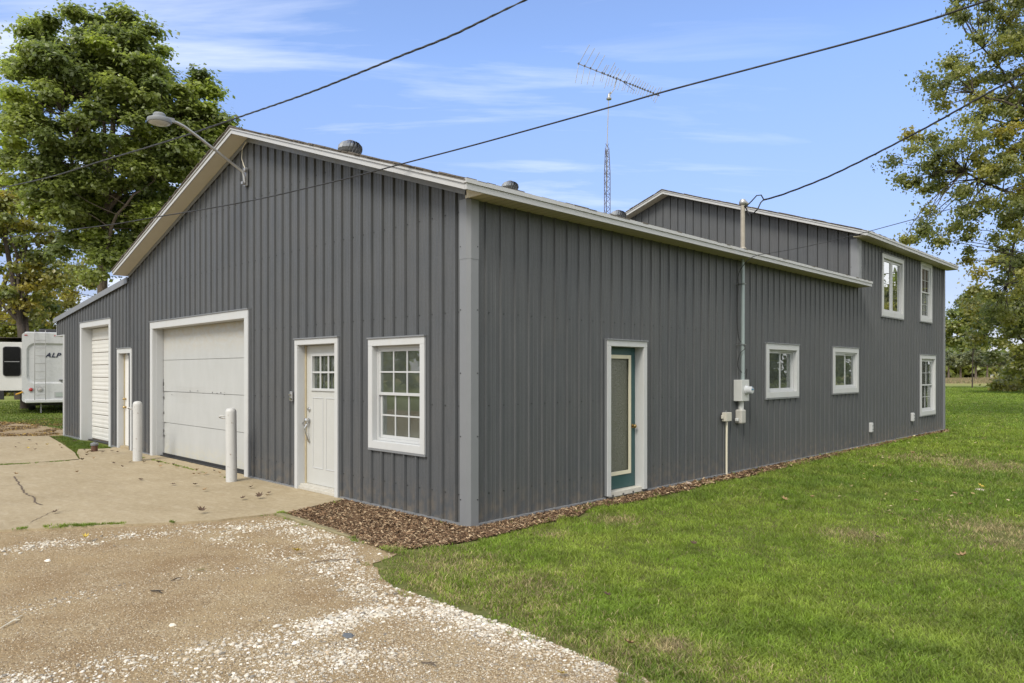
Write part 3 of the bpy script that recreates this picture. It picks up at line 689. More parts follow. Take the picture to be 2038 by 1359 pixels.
# wide garage door
def garage_main():
    T = TF(); u0, u1, z0, z1 = GARF
    fr = casing(T, GARF, .13, .05, .22, 'garage_door', bottom=False); v = -.16
    GW = Mat('garage_door_paint'); n = GW.noise(4, 6, .6, GW.co((1, 1, .4))); a = GW.mix(n, (.37, .38, .375), (.45, .46, .46))
    g = GW.n('ShaderNodeNewGeometry'); s_ = GW.n('ShaderNodeSeparateXYZ'); GW.l(g.outputs['Position'], s_.inputs[0])
    top = GW.rng(s_.outputs[2], 1.95, 2.5, 0, 1); sm = GW.rng(GW.noise(6, 6, .7, GW.co((1, 1, 2))), .38, .72)
    k = GW.n('ShaderNodeMath', operation='MULTIPLY'); GW.l(top, k.inputs[0]); GW.l(sm, k.inputs[1]); a = GW.mix(k.outputs[0], a, (.40, .33, .22))
    low = GW.rng(s_.outputs[2], .0, .35, .7, 0); k2 = GW.n('ShaderNodeMath', operation='MULTIPLY'); GW.l(low, k2.inputs[0]); GW.l(sm, k2.inputs[1]); a = GW.mix(k2.outputs[0], a, (.52, .46, .28))
    GW.base(a).set(Roughness=.5).bump(GW.noise(3, 4), .3, .02)
    H = (2.50-.04)/4; r = random.Random(2)
    for i in range(4):
        za, zb = .04+H*i, .04+H*(i+1)-.007
        mb = MB(); N = 24; K = 6
        def V(iu, iz):
            u = u0+.01+(u1-u0-.02)*iu/N; z = za+(zb-za)*iz/K; d = 0
            du = (u-u0)
            if i == 1: d = -.02*math.exp(-((du-.15)/.35)**2)*math.exp(-((z-zb)/.25)**2)+.012*math.exp(-((du-1.1)/.5)**2)*math.exp(-((z-zb)/.1)**2)
            if i == 0: d = -.022*math.exp(-((du)/.22)**2)*(.4+.6*abs(math.sin(z*7)))
            if i == 2 and iz == 0: d = -.006*math.exp(-((du-1.4)/.8)**2)
            return T(u, z, v+d)
        for a_ in range(N):
            for b_ in range(K): mb.face([V(a_, b_), V(a_+1, b_), V(a_+1, b_+1), V(a_, b_+1)])
        mb.build('door_panel', GW.m, fr, fix=False)
    mb = MB(); mb.box((u0, -.0, v-.03), (u1, 2.5, v-.012-.06), T); mb.build('joint_backing', plain('joint_backing_gray', (.22, .21, .19), .9), fr)  # gray backing seen through the panel joints
    mb = MB(); mb.box((u0, .002, v-.01), (u1, .045, v+.014), T); mb.build('bottom_seal', BLACKR, fr)
    CHM = plain('chip_gray', (.13, .13, .13), .8)
    for k_ in range(11):
        mb = MB()
        u = u0+.35+r.random()*2.6; z = 1.25+r.uniform(-.05, .05); w = r.uniform(.01, .05); mb.box((u, z, v+.0022), (u+w, z+r.uniform(.006, .02), v+.005), T); mb.build('paint_chip', CHM, fr)
    for k_ in range(9):
        mb = MB()
        z = r.uniform(.15, 1.5); mb.box((u0+.012, z, v+.001), (u0+r.uniform(.02, .06), z+r.uniform(.02, .08), v+.006), T); mb.build('paint_chip', CHM, fr)
    mb = MB(); mb.box((u0+.004, .0, -.03), (u0+.012, z1, v+.01), T); mb.build('side_seal', WHITE2, fr)
garage_main()
def garage_left():
    T = TF(); u0, u1, z0, z1 = LGF
    fr = casing(T, LGF, .125, .05, .28, 'garage_door', bottom=False); v = -.20
    mt = white_mat('ribbed_garage_paint', (.58, .575, .55), .3); H = (2.72-.02)/9
    for i in range(9):
        mb = MB(); za = .02+H*i; zb = za+H-.012
        prof = [(0, 0), (.012, .012), (.06, .012), (.066, .006), (.10, .006), (.106, .012), (.15, .012), (.156, .006), (.20, .006), (.206, .012), (zb-za-.012, .012), (zb-za, 0)]
        for (a, da), (b, db) in zip(prof[:-1], prof[1:]): mb.face([T(u0, za+a, v+da), T(u1, za+a, v+da), T(u1, za+b, v+db), T(u0, za+b, v+db)])
        mb.build('door_panel', mt, fr, fix=False)
    mb = MB(); mb.box((u0, 0, v-.04), (u1, z1, v-.003), T); mb.build('joint_backing', CRK, fr)
garage_left()
def small_door():
    T = TF(); u0, u1, z0, z1 = SMF
    fr = casing(T, SMF, .10, .04, .2, 'door', bottom=False); v = -.09
    mb = MB(); mb.box((u0+.01, .05, v-.04), (u1-.01, z1-.01, v), T); mb.box((u0+.14, .1, v), (u1-.1, 1.92, v+.004), T); mb.build('door_leaf', white_mat('small_door_paint', (.66, .66, .65), .15), fr, bevel=.002)
    mb = MB(); mb.box((u0+.005, .04, v+.001), (u0+.028, z1-.006, v+.02), T); mb.build('weather_strip', YELLOWS, fr)
    mb = MB(); mb.box((u0, 0, -.2), (u1, .045, .0), T); mb.build('threshold', CONC, fr)
    for z, r_ in ((1.06, .024), (.88, .028)): mb = MB(); mb.lathe([(r_, 0), (r_, .01), (.012, .02), (.012, .04), (r_, .046), (r_*.6, .065), (0, .066)], (0, 0, 0), 12, lambda x, y, zz: T(u0+.09+x, z+y, v+zz)); mb.build('door_knob', BRASS, fr, smooth=40)
small_door()

# ------------------------------------------------------------------ things fixed to the building
def turbine(x, y, z, sc, label):
    t = empty('turbine_vent', (x, y, z)); tag(t, label, 'roof vent', 'turbine vents on the lower roof')
    mb = MB(); mb.lathe([(.16*sc, -.25), (.15*sc, .02), (.17*sc, .03), (.17*sc, .05)], n=20); mb.build('base', GALV, t, smooth=40)
    mb = MB(); n = 18
    for k in range(n):
        a0 = 2*pi*k/n; prof = [(.15, .05), (.215, .10), (.235, .16), (.225, .22), (.17, .28), (.07, .315)]
        for (r0, z0), (r1, z1) in zip(prof[:-1], prof[1:]):
            tw = lambda z: a0+(z-.05)*1.2; w = .30
            A0, A1 = tw(z0), tw(z1)
            mb.face([((r0)*sc*cos(A0), r0*sc*sin(A0), z0*sc), ((r0-.035)*sc*cos(A0+w), (r0-.035)*sc*sin(A0+w), z0*sc), ((r1-.035)*sc*cos(A1+w), (r1-.035)*sc*sin(A1+w), z1*sc), (r1*sc*cos(A1), r1*sc*sin(A1), z1*sc)])
    mb.build('fins', GALV, t, fix=False, smooth=50)
    mb = MB(); mb.lathe([(.10*sc, .305*sc), (.06*sc, .33*sc), (.0, .335*sc)], n=14); mb.lathe([(.13*sc, .05*sc), (.14*sc, .2*sc), (.05*sc, .29*sc)], n=12); mb.build('cap', ALU, t, smooth=40)
    return t
turbine(-5.2, 1.86, 5.42, .92, 'galvanised turbine vent on the ridge nearest the gable peak')
turbine(-5.2, 5.85, 5.50, .8, 'galvanised turbine vent on the ridge above the side door')
turbine(-5.1, 9.6, 5.42, .9, 'galvanised turbine vent in front of the antenna tower foot')
# yard lamp on the gable
lt = empty('yard_lamp', (-5.22, 0, 4.8)); tag(lt, 'gray yard lamp on a long bent arm fixed below the gable peak', 'lamp')
mb = MB(); H_ = Vector((.0, -1.22, .53))
mb.tube([(0.02, -.06, -.18), (.02, -.07, -.08), (.0, -.09, .0), (0, -.30, .115), (0, -.75, .37), (0, -.98, .49), (0, -1.08, .52), (0, -1.16, .525)], .021, 10); mb.build('arm', ALU, lt, smooth=50)
mb = MB(); mb.box((-.05, -.045, -.22), (.05, -.02, .06)); mb.box((-.03, -.1, -.2), (.03, -.04, -.16)); mb.lathe([(.035, 0), (.035, .03), (.0, .035)], (0, 0, 0), 12, lambda x, y, z: (x+.03, -.045-z, .02+y)); mb.build('bracket', ALU, lt)
mb = MB(); c_ = (0, -1.33, .50)
mb.lathe([(.155, -.045), (.165, -.02), (.16, .01), (.12, .03), (.085, .04), (.085, .075), (.07, .095), (0, .10)], c_, 24); mb.box((-.04, -1.26, .50), (.04, -1.13, .56)); mb.build('lamp_head', plain('gray_lamp_enamel', (.20, .21, .22), .5), lt, smooth=35)
mb = MB(); mb.lathe([(.0, -.075), (.09, -.07), (.14, -.05), (.148, -.03), (.148, -.02)], c_, 24); mb.build('lens', plain('lamp_lens', (.5, .5, .48), .3), lt, smooth=60)
mb = MB(); mb.tube([(.03, -.05, .03), (-.06, -.04, .12), (-.13, -.04, .24), (-.10, -.045, .38), (.05, -.05, .46)], .007, 6); mb.build('cord', PVC, lt, smooth=60)
# electric service
em = empty('electric_meter', (0, 5.96, 0)); tag(em, 'gray electric meter box with a conduit mast rising through the eave', 'electric meter')
mb = MB(); mb.tube([(.10, 0, 1.50), (.10, 0, 3.62)], .032, 12); mb.build('conduit', PIPEG, em, smooth=50)
mb = MB(); mb.tube([(.10, 0, 3.62), (.10, 0, 4.42)], .036, 12); mb.lathe([(.10, 3.60), (.045, 3.70), (.037, 3.70)], (.10, 0, 0), 14); mb.build('mast', RUST, em, smooth=50)
mb = MB(); mb.lathe([(.045, 4.40), (.06, 4.42), (.06, 4.45), (.04, 4.49), (0, 4.50)], (.10, 0, 0), 14); mb.tube([(.11, .02, 4.44), (.14, .08, 4.42)], [.048, .032], 10); mb.build('weatherhead', ALU, em, smooth=40)
mb = MB(); mb.box((.004, -.13, 1.17), (.15, .13, 1.52)); mb.build('meter_box', BOXGRAY, em, bevel=.006)
mb = MB(); mb.lathe([(.075, .148), (.075, .17), (.065, .18), (.062, .25), (.05, .262), (0, .264)], (0, 0, 0), 20, lambda x, y, z: (z, x+.02, 1.35+y)); mb.build('meter', plain('meter_glass', (.45, .47, .49), .15, 0, .1), em, smooth=35)
mb = MB(); mb.box((.2645, -.02, 1.355), (.267, .05, 1.375)); mb.box((.2645, -.005, 1.395), (.267, .015, 1.41)); mb.build('meter_plate', plain('blue_plate', (.04, .15, .3), .4), em)
mb = MB(); mb.tube([(.07, 0, 1.18), (.07, 0, .98)], .045, 10); mb.build('nipple', BOXGRAY, em, smooth=50)
mb = MB(); mb.box((.004, -.08, .80), (.12, .08, 1.03)); mb.build('disconnect_box', plain('gray_disconnect', (.40, .39, .36), .5), em, bevel=.02)
mb = MB(); mb.box((.03, -.14, .84), (.08, -.081, .89)); mb.build('connector', BOXGRAY, em, bevel=.01)
for z in (2.1, 3.1): mb = MB(); mb.tube([(.01, -.06, z), (.14, -.03, z), (.14, .03, z), (.01, .06, z)], .008, 5); mb.build('strap', GALV, em)
mb = MB()     # drip loops from the head to the splices
A = Vector((.16, .1, 4.44)); E1 = at(1513, 396, 11.6)-Vector((0, 5.96, 0)); E2 = at(1518, 400, 11.6)-Vector((0, 5.96, 0))
def loop(p): mb.tube([Vector(q)-Vector((0, 5.96, 0)) for q in p], .010, 6)
loop([at(1478, 404, 11.9), at(1484, 412, 11.85), at(1490, 424, 11.8), at(1500, 424, 11.7), at(1508, 416, 11.6), at(1514, 403, 11.6), at(1519, 398, 11.6)])
loop([at(1476, 411, 11.9), at(1486, 410, 11.8), at(1496, 400, 11.7), at(1506, 389, 11.6), at(1515, 388, 11.6), at(1520, 397, 11.6)])
loop([at(1478, 406, 11.9), at(1485, 414, 11.9), at(1488, 424, 11.9), at(1492, 430, 11.9)])
mb.build('drip_loop', BLACK, em, smooth=60)
jb = empty('junction_box', (0, 5.5, 0)); tag(jb, 'small beige junction box with a cream pipe running down the siding', 'junction box')
mb = MB(); mb.box((.02, -.09, .86), (.10, .09, 1.0)); mb.box((.02, -.12, .90), (.06, -.091, .96)); mb.build('box', plain('beige_box', (.48, .46, .40), .5), jb, bevel=.006)
mb = MB(); mb.tube([(.06, .0, .86), (.055, .0, .5), (.05, .01, -.03)], .017, 8); mb.build('pipe', PVC, jb, smooth=50)
mb = MB(); mb.lathe([(.012, 0), (.012, .03), (.0, .03)], (.06, -.03, 1.0), 8); mb.build('screw_cap', GALV, jb)
for (y, z, lb) in ((12.19, .39, 'white weatherproof outlet box low on the siding nearer the meter'), (15.25, .49, 'white weatherproof outlet box low on the siding nearest the far lower window')):
    ob = empty('outlet_box', (0, y, z)); tag(ob, lb, 'outlet', 'outlet covers low on the side wall')
    mb = MB(); mb.box((.004, -.06, -.11), (.07, .06, .11)); mb.build('housing', WHITE2, ob, bevel=.015)
    mb = MB(); mb.box((.0705, -.04, -.09), (.08, .04, .09)); mb.build('cover', WHITE2, ob, bevel=.004)
    for zs in (-.05, .03): mb = MB(); mb.box((.0805, -.025, zs), (.084, .025, zs+.018)); mb.build('slot', JGRAY, ob)
kb = empty('key_box', (-3.76, 0, 1.30)); tag(kb, 'small worn metal doorbell plate on the siding beside the front door', 'doorbell')
mb = MB(); mb.box((-.035, -.05, -.07), (.035, -.02, .07)); mb.build('plate', ALU, kb, bevel=.006)
mb = MB(); mb.lathe([(.018, 0), (.018, .02), (.0, .022)], (0, 0, 0), 10, lambda x, y, z: (x-.005, -.05-z, .03+y)); mb.lathe([(.022, 0), (.022, .015), (.0, .016)], (0, 0, 0), 10, lambda x, y, z: (x+.01, -.05-z, -.035+y)); mb.build('button', CHROME, kb)

# ------------------------------------------------------------------ wires
def plan(px, p0, p1):
    """depth where the sight line meets the vertical plane through two plan points (x,z in camera axes)"""
    (X0, Z0), (X1, Z1) = p0, p1; k = (px-1019)/FPX
    s = (Z1-Z0)/(X1-X0); return (Z0-s*X0)/(1-s*k)
def smoothpath(pts, n=10):
    out = []; P = [Vector(p) for p in pts]; P = [2*P[0]-P[1]]+P+[2*P[-1]-P[-2]]
    for i in range(1, len(P)-2):
        for j in range(n):
            t = j/n; a, b, c, d = P[i-1:i+3]
            out.append(.5*((2*b)+(c-a)*t+(2*a-5*b+4*c-d)*t*t+(3*b-a-3*c+d)*t**3))
    out.append(P[-2]); return out
def wire(name, pix, p0, p1, r, label, cat, mat=BLACK, ext=(None, None), twist=False):
    pts = [at(x, y, plan(x, p0, p1)) for x, y in pix]
    if ext[0]: pts.insert(0, pts[0]+(pts[0]-pts[1]).normalized()*ext[0])
    if ext[1]: pts.append(pts[-1]+(pts[-1]-pts[-2]).normalized()*ext[1])
    pts = smoothpath(pts, 14); mb = MB()
    if twist:
        acc = 0; 
        for ph in (0, 2.1, 4.2):
            q = []; acc = 0
            for i, p in enumerate(pts):
                if i: acc += (pts[i]-pts[i-1]).length
                q.append(p+Vector((0, cos(acc*9+ph), sin(acc*9+ph)))*r*.75)
            mb.tube(q, r*.62, 6)
    else: mb.tube(pts, r, 6)
    return tag(mb.build(name, mat, smooth=60), label, cat)
cam_xy = lambda x, Z: ((x-1019)/FPX*Z, Z)
WIREG = plain('gray_black_cable', (.05, .05, .052), .55)
wire('power_line', [(-60, 384), (0, 374), (100, 352), (200, 321), (300, 291), (380, 266), (455, 240), (600, 190), (700, 151), (800, 110), (900, 70), (1045, 0)], cam_xy(0, 19.5), cam_xy(1045, 9.6), .013, 'upper black overhead line crossing the maple and the open sky', 'overhead line', WIREG, (15, 8), True)
wire('power_line', [(-60, 482), (0, 474), (100, 462), (220, 447), (310, 432), (420, 414), (520, 395), (620, 372), (710, 350), (800, 326), (900, 300), (1000, 273), (1215, 213), (1330, 180), (1500, 135), (1700, 82), (1860, 36), (1968, 0)], cam_xy(0, 13.6), cam_xy(800, 7.9), .008, 'long lower black overhead line drawn across the gable wall', 'overhead line', BLACK, (20, 3))
wire('service_drop', [(1519, 398), (1560, 386), (1640, 355), (1700, 327), (1760, 297), (1850, 250), (1950, 194), (2038, 145)], cam_xy(1519, 11.6), cam_xy(2038, 9.2), .011, 'twisted black service cable sloping down to the conduit mast', 'overhead line', BLACK, (None, 6), True)
p_a = (at(1509, 507, 12.0)); 
wire('communication_cable', [(1509, 507), (1560, 499), (1620, 487), (1700, 468), (1760, 452), (1830, 433), (1880, 419), (1960, 396), (2038, 373)], cam_xy(1509, 11.3), cam_xy(2038, 9.6), .005, 'thin lower cable sagging from the tree to the eave', 'overhead line', BLACK, (None, 6))
mb = MB(); mb.tube(smoothpath([at(1509, 507, 11.35), at(1495, 513, 11.4), at(1482, 525, 11.5), at(1470, 545, 11.7), (.06, 5.88, 3.05), (.05, 5.87, 2.5), (.05, 5.93, 2.2), (.15, 5.94, 2.05), (.10, 5.87, 1.95), (.05, 5.88, 1.75), (.12, 5.95, 1.62), (.15, 6.0, 1.70), (.13, 6.02, 1.55)], 8), .006, 6)
tag(mb.build('drop_cable', BLACK, smooth=60), 'thin black cable looping from the eave down beside the conduit', 'cable')

# ------------------------------------------------------------------ antenna tower
aw = at(1208, 740, 30); TOWM = plain('dark_rusted_tower', (.10, .075, .055), .8, .2, .3, 12); AT = empty('antenna_tower', (aw.x, aw.y, 0)); tag(AT, 'thin rusty lattice tower with a wide television antenna on top behind the roofs', 'antenna tower')
mb = None; legs = [(.14*cos(a), .14*sin(a)) for a in (.3, .3+2*pi/3, .3+4*pi/3)]
ZT = 10.95; ZN = 9.9
def sc_(z): return 1 if z < ZN else 1-.35*(z-ZN)/(ZT-ZN)
for lx, ly in legs:
    mb = MB(); mb.tube([(lx, ly, 0), (lx, ly, ZN), (lx*.6, ly*.6, ZT)], .015, 6); mb.build('leg', TOWM, AT)
mb = MB(); z = 4.0; i = 0
while z < ZT-.2:
    for k in range(3):
        a, b = legs[k], legs[(k+1) % 3]; z2 = min(ZT, z+.22); s0, s1 = sc_(z), sc_(z2)
        mb.tube([(a[0]*s0, a[1]*s0, z), (b[0]*s1, b[1]*s1, z2)], .009, 4)
        mb.tube([(b[0]*s1, b[1]*s1, z2), (a[0]*sc_(z2+.2), a[1]*sc_(z2+.2), z2+.2)], .009, 4)
        if i % 2 == 0: mb.tube([(a[0]*s0, a[1]*s0, z), (b[0]*s0, b[1]*s0, z)], .007, 4)
    z += .42; i += 1
mb.build('bracing', TOWM, AT)
mb = MB(); mb.tube([(0, 0, 9.2), (.01, 0, 11.2), (.05, .05, 13.05)], .020, 8); mb.tube([(.06, .06, 13.1), (.22, .22, 13.45), (.33, .33, 14.05)], .017, 8); mb.build('mast', ALU, AT, smooth=50)
mb = MB(); mb.lathe([(.10, 12.98), (.11, 13.0), (.11, 13.04), (.07, 13.07), (.05, 13.2), (.03, 13.24)], (.06, .06, 0), 12); mb.lathe([(.03, 13.24), (.04, 13.3), (.0, 13.32)], (.1, .1, 0), 8); mb.build('rotor', ALU, AT, smooth=40)
Rv = Vector((RT[0], RT[1], 0)); Fv = Vector((FW[0], FW[1], 0)); Uv = Vector((0, 0, 1)); K = 30/FPX
C0 = at(1228, 155, 30)-Vector((aw.x, aw.y, 0))
def A2(px, py, dep=0): return C0+Rv*((px-1228)*K)+Uv*((155-py)*K)+Fv*dep
bm0, bm1 = A2(1148, 132, -.3), A2(1316, 185, .3)
mb = MB(); mb.tube([bm0, bm1], .02, 6); boom = mb.build('boom', plain('gray_boom', (.28, .28, .28), .5, .3), AT)
mb = MB(); mb.tube([A2(1227, 153), A2(1247, 168), A2(1262, 182, -.1)], .010, 5); mb.build('boom_brace', BLACK, boom)
els = [(172, 145), (212, 135), (252, 122), (292, 118), (332, 62), (345, 66), (372, 98), (388, 75), (410, 70), (430, 66), (458, 74), (488, 68), (500, 60), (525, 62), (545, 56), (562, 60), (578, 50), (595, 52), (612, 48), (628, 50), (650, 42), (668, 44), (688, 40), (708, 52), (722, 60)]
EM = plain('pale_rods', (.16, .18, .21), .5, .2)
for cx_, hv in els:
    px = 1100+cx_/3.397; t = (px-1148)/168; c = bm0.lerp(bm1, t); h = hv/3.397
    up_ = Rv*(h*.52*K)+Uv*(h*K)+Fv*(h*K*.25); dn = Rv*(-h*(.18+.25*t)*K)-Uv*(h*K*.98)-Fv*(h*K*.25)
    mb = MB(); mb.tube([c+up_, c, c+dn], .015, 4); mb.cur = 1; mb.box(tuple(c-Vector((.025, .025, .03))), tuple(c+Vector((.025, .025, .045)))); mb.build('element', [EM, BLACK], boom)

# ------------------------------------------------------------------ bollards and small hardware
BW = Mat('bollard_paint'); _n = BW.noise(14, 6, .7); BW.base(BW.mix(BW.rng(_n, .60, .68), BW.mix(BW.noise(3, 4), (.42, .42, .41), (.52, .52, .51)), (.22, .17, .13))).set(Roughness=.5).bump(_n, .3, .006)
for (x, y, h, tx, lb, side) in ((-8.59, -.54, 1.10, 0, 'white steel bollard between the small door and the wide garage door', 1), (-4.89, -.41, 1.10, .01, 'white steel bollard at the right side of the wide garage door', 1)):
    b = empty('bollard', (x, y, 0)); tag(b, lb, 'bollard', 'white bollards guarding the garage door'); b.rotation_euler = (tx, 0, 0)
    mb = MB(); mb.lathe([(.082, -.02), (.08, .0), (.08, h-.06), (.078, h-.04), (.065, h-.01), (.04, h+.005), (0, h+.01)], n=24); mb.build('post', BW.m, b, smooth=40)
    mb = MB(); ring_pts = [(-.06-.04-.045*cos(a)*.9, -.05, h-.14+.02*sin(a)) for a in np.linspace(0, 2*pi, 14)]
    rv = Vector((-RT[0], -RT[1], 0)); rp = [rv*(.075+.05*(1-cos(a)))+Vector((-FW[0], -FW[1], 0))*(.035*sin(a))+Vector((0, 0, h-.13+.02*sin(a))) for a in np.linspace(0, 2*pi, 14)]
    mb.tube(rp, .010, 6); mb.build('hook', BW.m, b, smooth=60)
pc = gr(188, 898); b = empty('standpipe', (pc[0], pc[1], 0)); tag(b, 'short rusty standpipe with a gray cap in front of the small door', 'standpipe')
mb = MB(); mb.lathe([(.062, -.03), (.062, .13)], n=18); mb.build('pipe', plain('rust_brown', (.10, .05, .032), .85, 0, .3, 20), b, smooth=40)
mb = MB(); mb.lathe([(.075, .125), (.075, .165), (.06, .175), (.03, .178), (.028, .195), (0, .195)], n=18); mb.build('cap', plain('cap_gray', (.16, .17, .18), .5), b, smooth=40)
ta, tb = gr(556, 1022), gr(795, 1092)
mb = MB(); n_ = 16; r = random.Random(4); d_ = Vector((tb[0]-ta[0], tb[1]-ta[1], 0)).normalized(); pr = Vector((-d_.y, d_.x, 0)); vs = []; fs = []
for i in range(n_+1):
    p = Vector((ta[0]+(tb[0]-ta[0])*i/n_, ta[1]+(tb[1]-ta[1])*i/n_, 0)); w = .045+r.uniform(-.004, .004); zt = .012-.025*i/n_+r.uniform(-.003, .003)
    vs += [p-pr*w+Vector((0, 0, -.06)), p-pr*w+Vector((0, 0, zt-.008)), p-pr*(w-.012)+Vector((0, 0, zt)), p+pr*(w-.012)+Vector((0, 0, zt)), p+pr*w+Vector((0, 0, zt-.008)), p+pr*w+Vector((0, 0, -.06))]
for i in range(n_):
    for k in range(5): fs.append((i*6+k, i*6+k+1, i*6+k+7, i*6+k+6))
fs += [tuple(range(6)), tuple(range(n_*6, n_*6+6))]
mb.raw(vs, fs); TW = Mat('weathered_timber'); tn = TW.noise(6, 6, .7, TW.co((1, 8, 8))); TW.base(TW.ramp(tn, (.3, (.14, .12, .06)), (.7, (.30, .26, .15)))).set(Roughness=.95).bump(tn, .6, .01)
tag(mb.build('landscape_timber', TW.m), 'weathered greenish edging timber between the gravel and the mulch', 'edging timber')

# ------------------------------------------------------------------ trailer
ZR_ = 29.0; rc = at(116.5, 821, ZR_); dirv = Vector((rc.x-CAM[0], rc.y-CAM[1], 0)).normalized()
RVo = empty('travel_trailer', (rc.x, rc.y, 0), atan2(dirv.y, dirv.x)-pi/2); tag(RVo, 'white fifth wheel camping trailer seen from behind with its slide out open', 'travel trailer')
RVW = plain('white_gelcoat', (.50, .51, .52), .3, 0, .05, 3); RVG = plain('trailer_gray', (.35, .35, .36), .5)
Wd = 1.22
mb = MB(); mb.prism([(-Wd, .48), (Wd, .48), (Wd, 3.12), (Wd-.12, 3.24), (-Wd+.12, 3.24), (-Wd, 3.12)], .06, 9.2, lambda a, b, d: (a, d, b)); mb.build('body', RVW, RVo, bevel=.04)
# moulded rear cap with a recessed field
def rrect(x0, x1, z0, z1, r, n=6):
    P = []
    for cx, cz, a0 in ((x1-r, z1-r, 0), (x0+r, z1-r, pi/2), (x0+r, z0+r, pi), (x1-r, z0+r, 3*pi/2)):
        for i in range(n+1): a = a0+pi/2*i/n; P.append((cx+r*cos(a), cz+r*sin(a)))
    return P
outer = rrect(-Wd+.0, Wd, .45, 3.20, .12); inner = rrect(-Wd+.15, Wd-.15, 1.18, 2.80, .30); inner2 = rrect(-Wd+.23, Wd-.23, 1.25, 2.72, .24)
mb = MB(); n = len(outer); vs = [(a, -.0, b) for a, b in outer]+[(a, .0, b) for a, b in inner]+[(a, .055, b) for a, b in inner2]+[(a, .06, b) for a, b in outer]
fs = [(i, (i+1) % n, n+(i+1) % n, n+i) for i in range(n)]+[(n+i, n+(i+1) % n, 2*n+(i+1) % n, 2*n+i) for i in range(n)]+[tuple(range(2*n, 3*n))]+[(i, (i+1) % n, 3*n+(i+1) % n, 3*n+i) for i in range(n)]
mb.raw(vs, fs); mb.build('rear_cap', RVW, RVo, smooth=30)
mb = MB(); mb.box((-Wd+.1, -.10, .42), (Wd-.1, -.001, .56)); mb.build('bumper', RVW, RVo, bevel=.03)
mb = MB()
for x in (-.80, -.44): mb.tube([(x, .05, 3.30), (x, -.06, 3.28), (x, -.09, 3.1), (x, -.09, .55), (x, -.0, .5)], .013, 8)
for i in range(8): mb.tube([(-.80, -.09, .75+i*.31), (-.44, -.09, .75+i*.31)], .011, 6)
mb.build('ladder', RVG, RVo, smooth=60)
RL = plain('red_lens', (.35, .03, .03), .25); CL = plain('clear_lens', (.45, .43, .42), .2)
for sx in (-1, 1):
    for k, (xx, m_) in enumerate(((.925, RL), (.62, CL))):
        mb = MB(); mb.lathe([(.10, 0), (.10, .02), (.078, .028)], (0, 0, 0), 18, lambda x, y, z: (sx*xx+x, -z, .95+y)); f = mb.build('tail_light', RVG, RVo, smooth=40)
        mb = MB(); mb.lathe([(.072, .024), (.06, .04), (0, .045)], (0, 0, 0), 18, lambda x, y, z: (sx*xx+x, -z, .95+y)); mb.build('lens', m_, f, smooth=60)
for x in (-1.09, -.1, .0+.1, 1.09):
    mb = MB(); mb.box((x-.05, -.015, 3.08), (x+.05, -.0005, 3.12)); mb.build('marker_light', RL, RVo)
mb = MB(); mb.box((-.10, -.02, .66), (.24, -.001, .82)); p_ = mb.build('licence_plate', plain('plate_gray', (.32, .36, .34), .5), RVo); mb = MB(); mb.box((-.14, -.012, .63), (.28, -.0005, .85)); mb.build('plate_frame', RVG, p_)
mb = MB(); mb.box((.02, -.03, 1.30), (.24, .05, 1.345)); mb.build('vent', JGRAY, RVo)
cu = bpy.data.curves.new('lettering', 'FONT'); cu.body = 'ALP'; cu.size = .26; cu.shear = .35; cu.extrude = .004; cu.offset = .009; cu.space_character = 1.18
to = bpy.data.objects.new('lettering_curve', cu); COL.objects.link(to); dg = bpy.context.evaluated_depsgraph_get(); me = bpy.data.meshes.new_from_object(to.evaluated_get(dg)); bpy.data.objects.remove(to)
me.materials.clear(); me.materials.append(plain('navy_decal', (.02, .025, .05), .4)); to = bpy.data.objects.new('lettering', me); COL.objects.link(to); to.parent = RVo; to.location = (-.45, .045, 2.24); to.rotation_euler = (pi/2, 0, 0); to.scale = (1.02, .95, 1)
# slide-out on the left
mb = MB(); mb.box((-Wd-.92, .7, .9), (-Wd-.0, 5.4, 2.84)); so_ = mb.build('slide_out', plain('slide_white', (.60, .60, .59), .4, 0, .05), RVo, bevel=.02)
mb = MB(); mb.prism(rrect(-Wd-.65, -Wd-.06, 1.48, 2.66, .10), .66, .699, lambda a, b, d: (a, d, b)); sw = mb.build('window', BLACK, so_, smooth=30)
mb = MB(); mb.prism(rrect(-Wd-.62, -Wd-.09, 1.51, 2.63, .08), .65, .659, lambda a, b, d: (a, d, b)); mb.build('pane', plain('dark_tinted_glass', (.008, .008, .009), .12, 0, .1, 6, 0, .2), sw)
mb = MB(); mb.box((-Wd-.60, .645, 2.05), (-Wd-.10, .65, 2.07)); mb.build('window_bar', RVG, sw)
mb = MB(); mb.tube([(-Wd-1.02, .6, 2.95), (-Wd-1.02, 5.5, 2.95)], .055, 10); mb.prism([(-Wd-1.02, 2.99), (-Wd-.0, 3.02), (-Wd, 3.04), (-Wd-1.02, 3.01)], .65, 5.4, lambda a, b, d: (a, d, b)); mb.build('awning', plain('dark_awning', (.08, .07, .055), .8), so_)
mb = MB(); mb.box((-Wd-.93, .695, .55), (-Wd-.62, 1.0, .9)); mb.box((-Wd-.9, .9, .82), (-Wd, 1.0, .9)); mb.build('slide_rail', BLACK, so_)
mb = MB(); mb.box((-Wd-.96, .69, .86), (-Wd-.92, .72, 2.86)); mb.build('seal', JGRAY, so_)
mb = MB(); mb.box((-.7, 1.5, 3.24), (.0, 2.2, 3.44)); mb.build('air_conditioner', plain('dark_shroud', (.03, .03, .035), .6), RVo, bevel=.06)
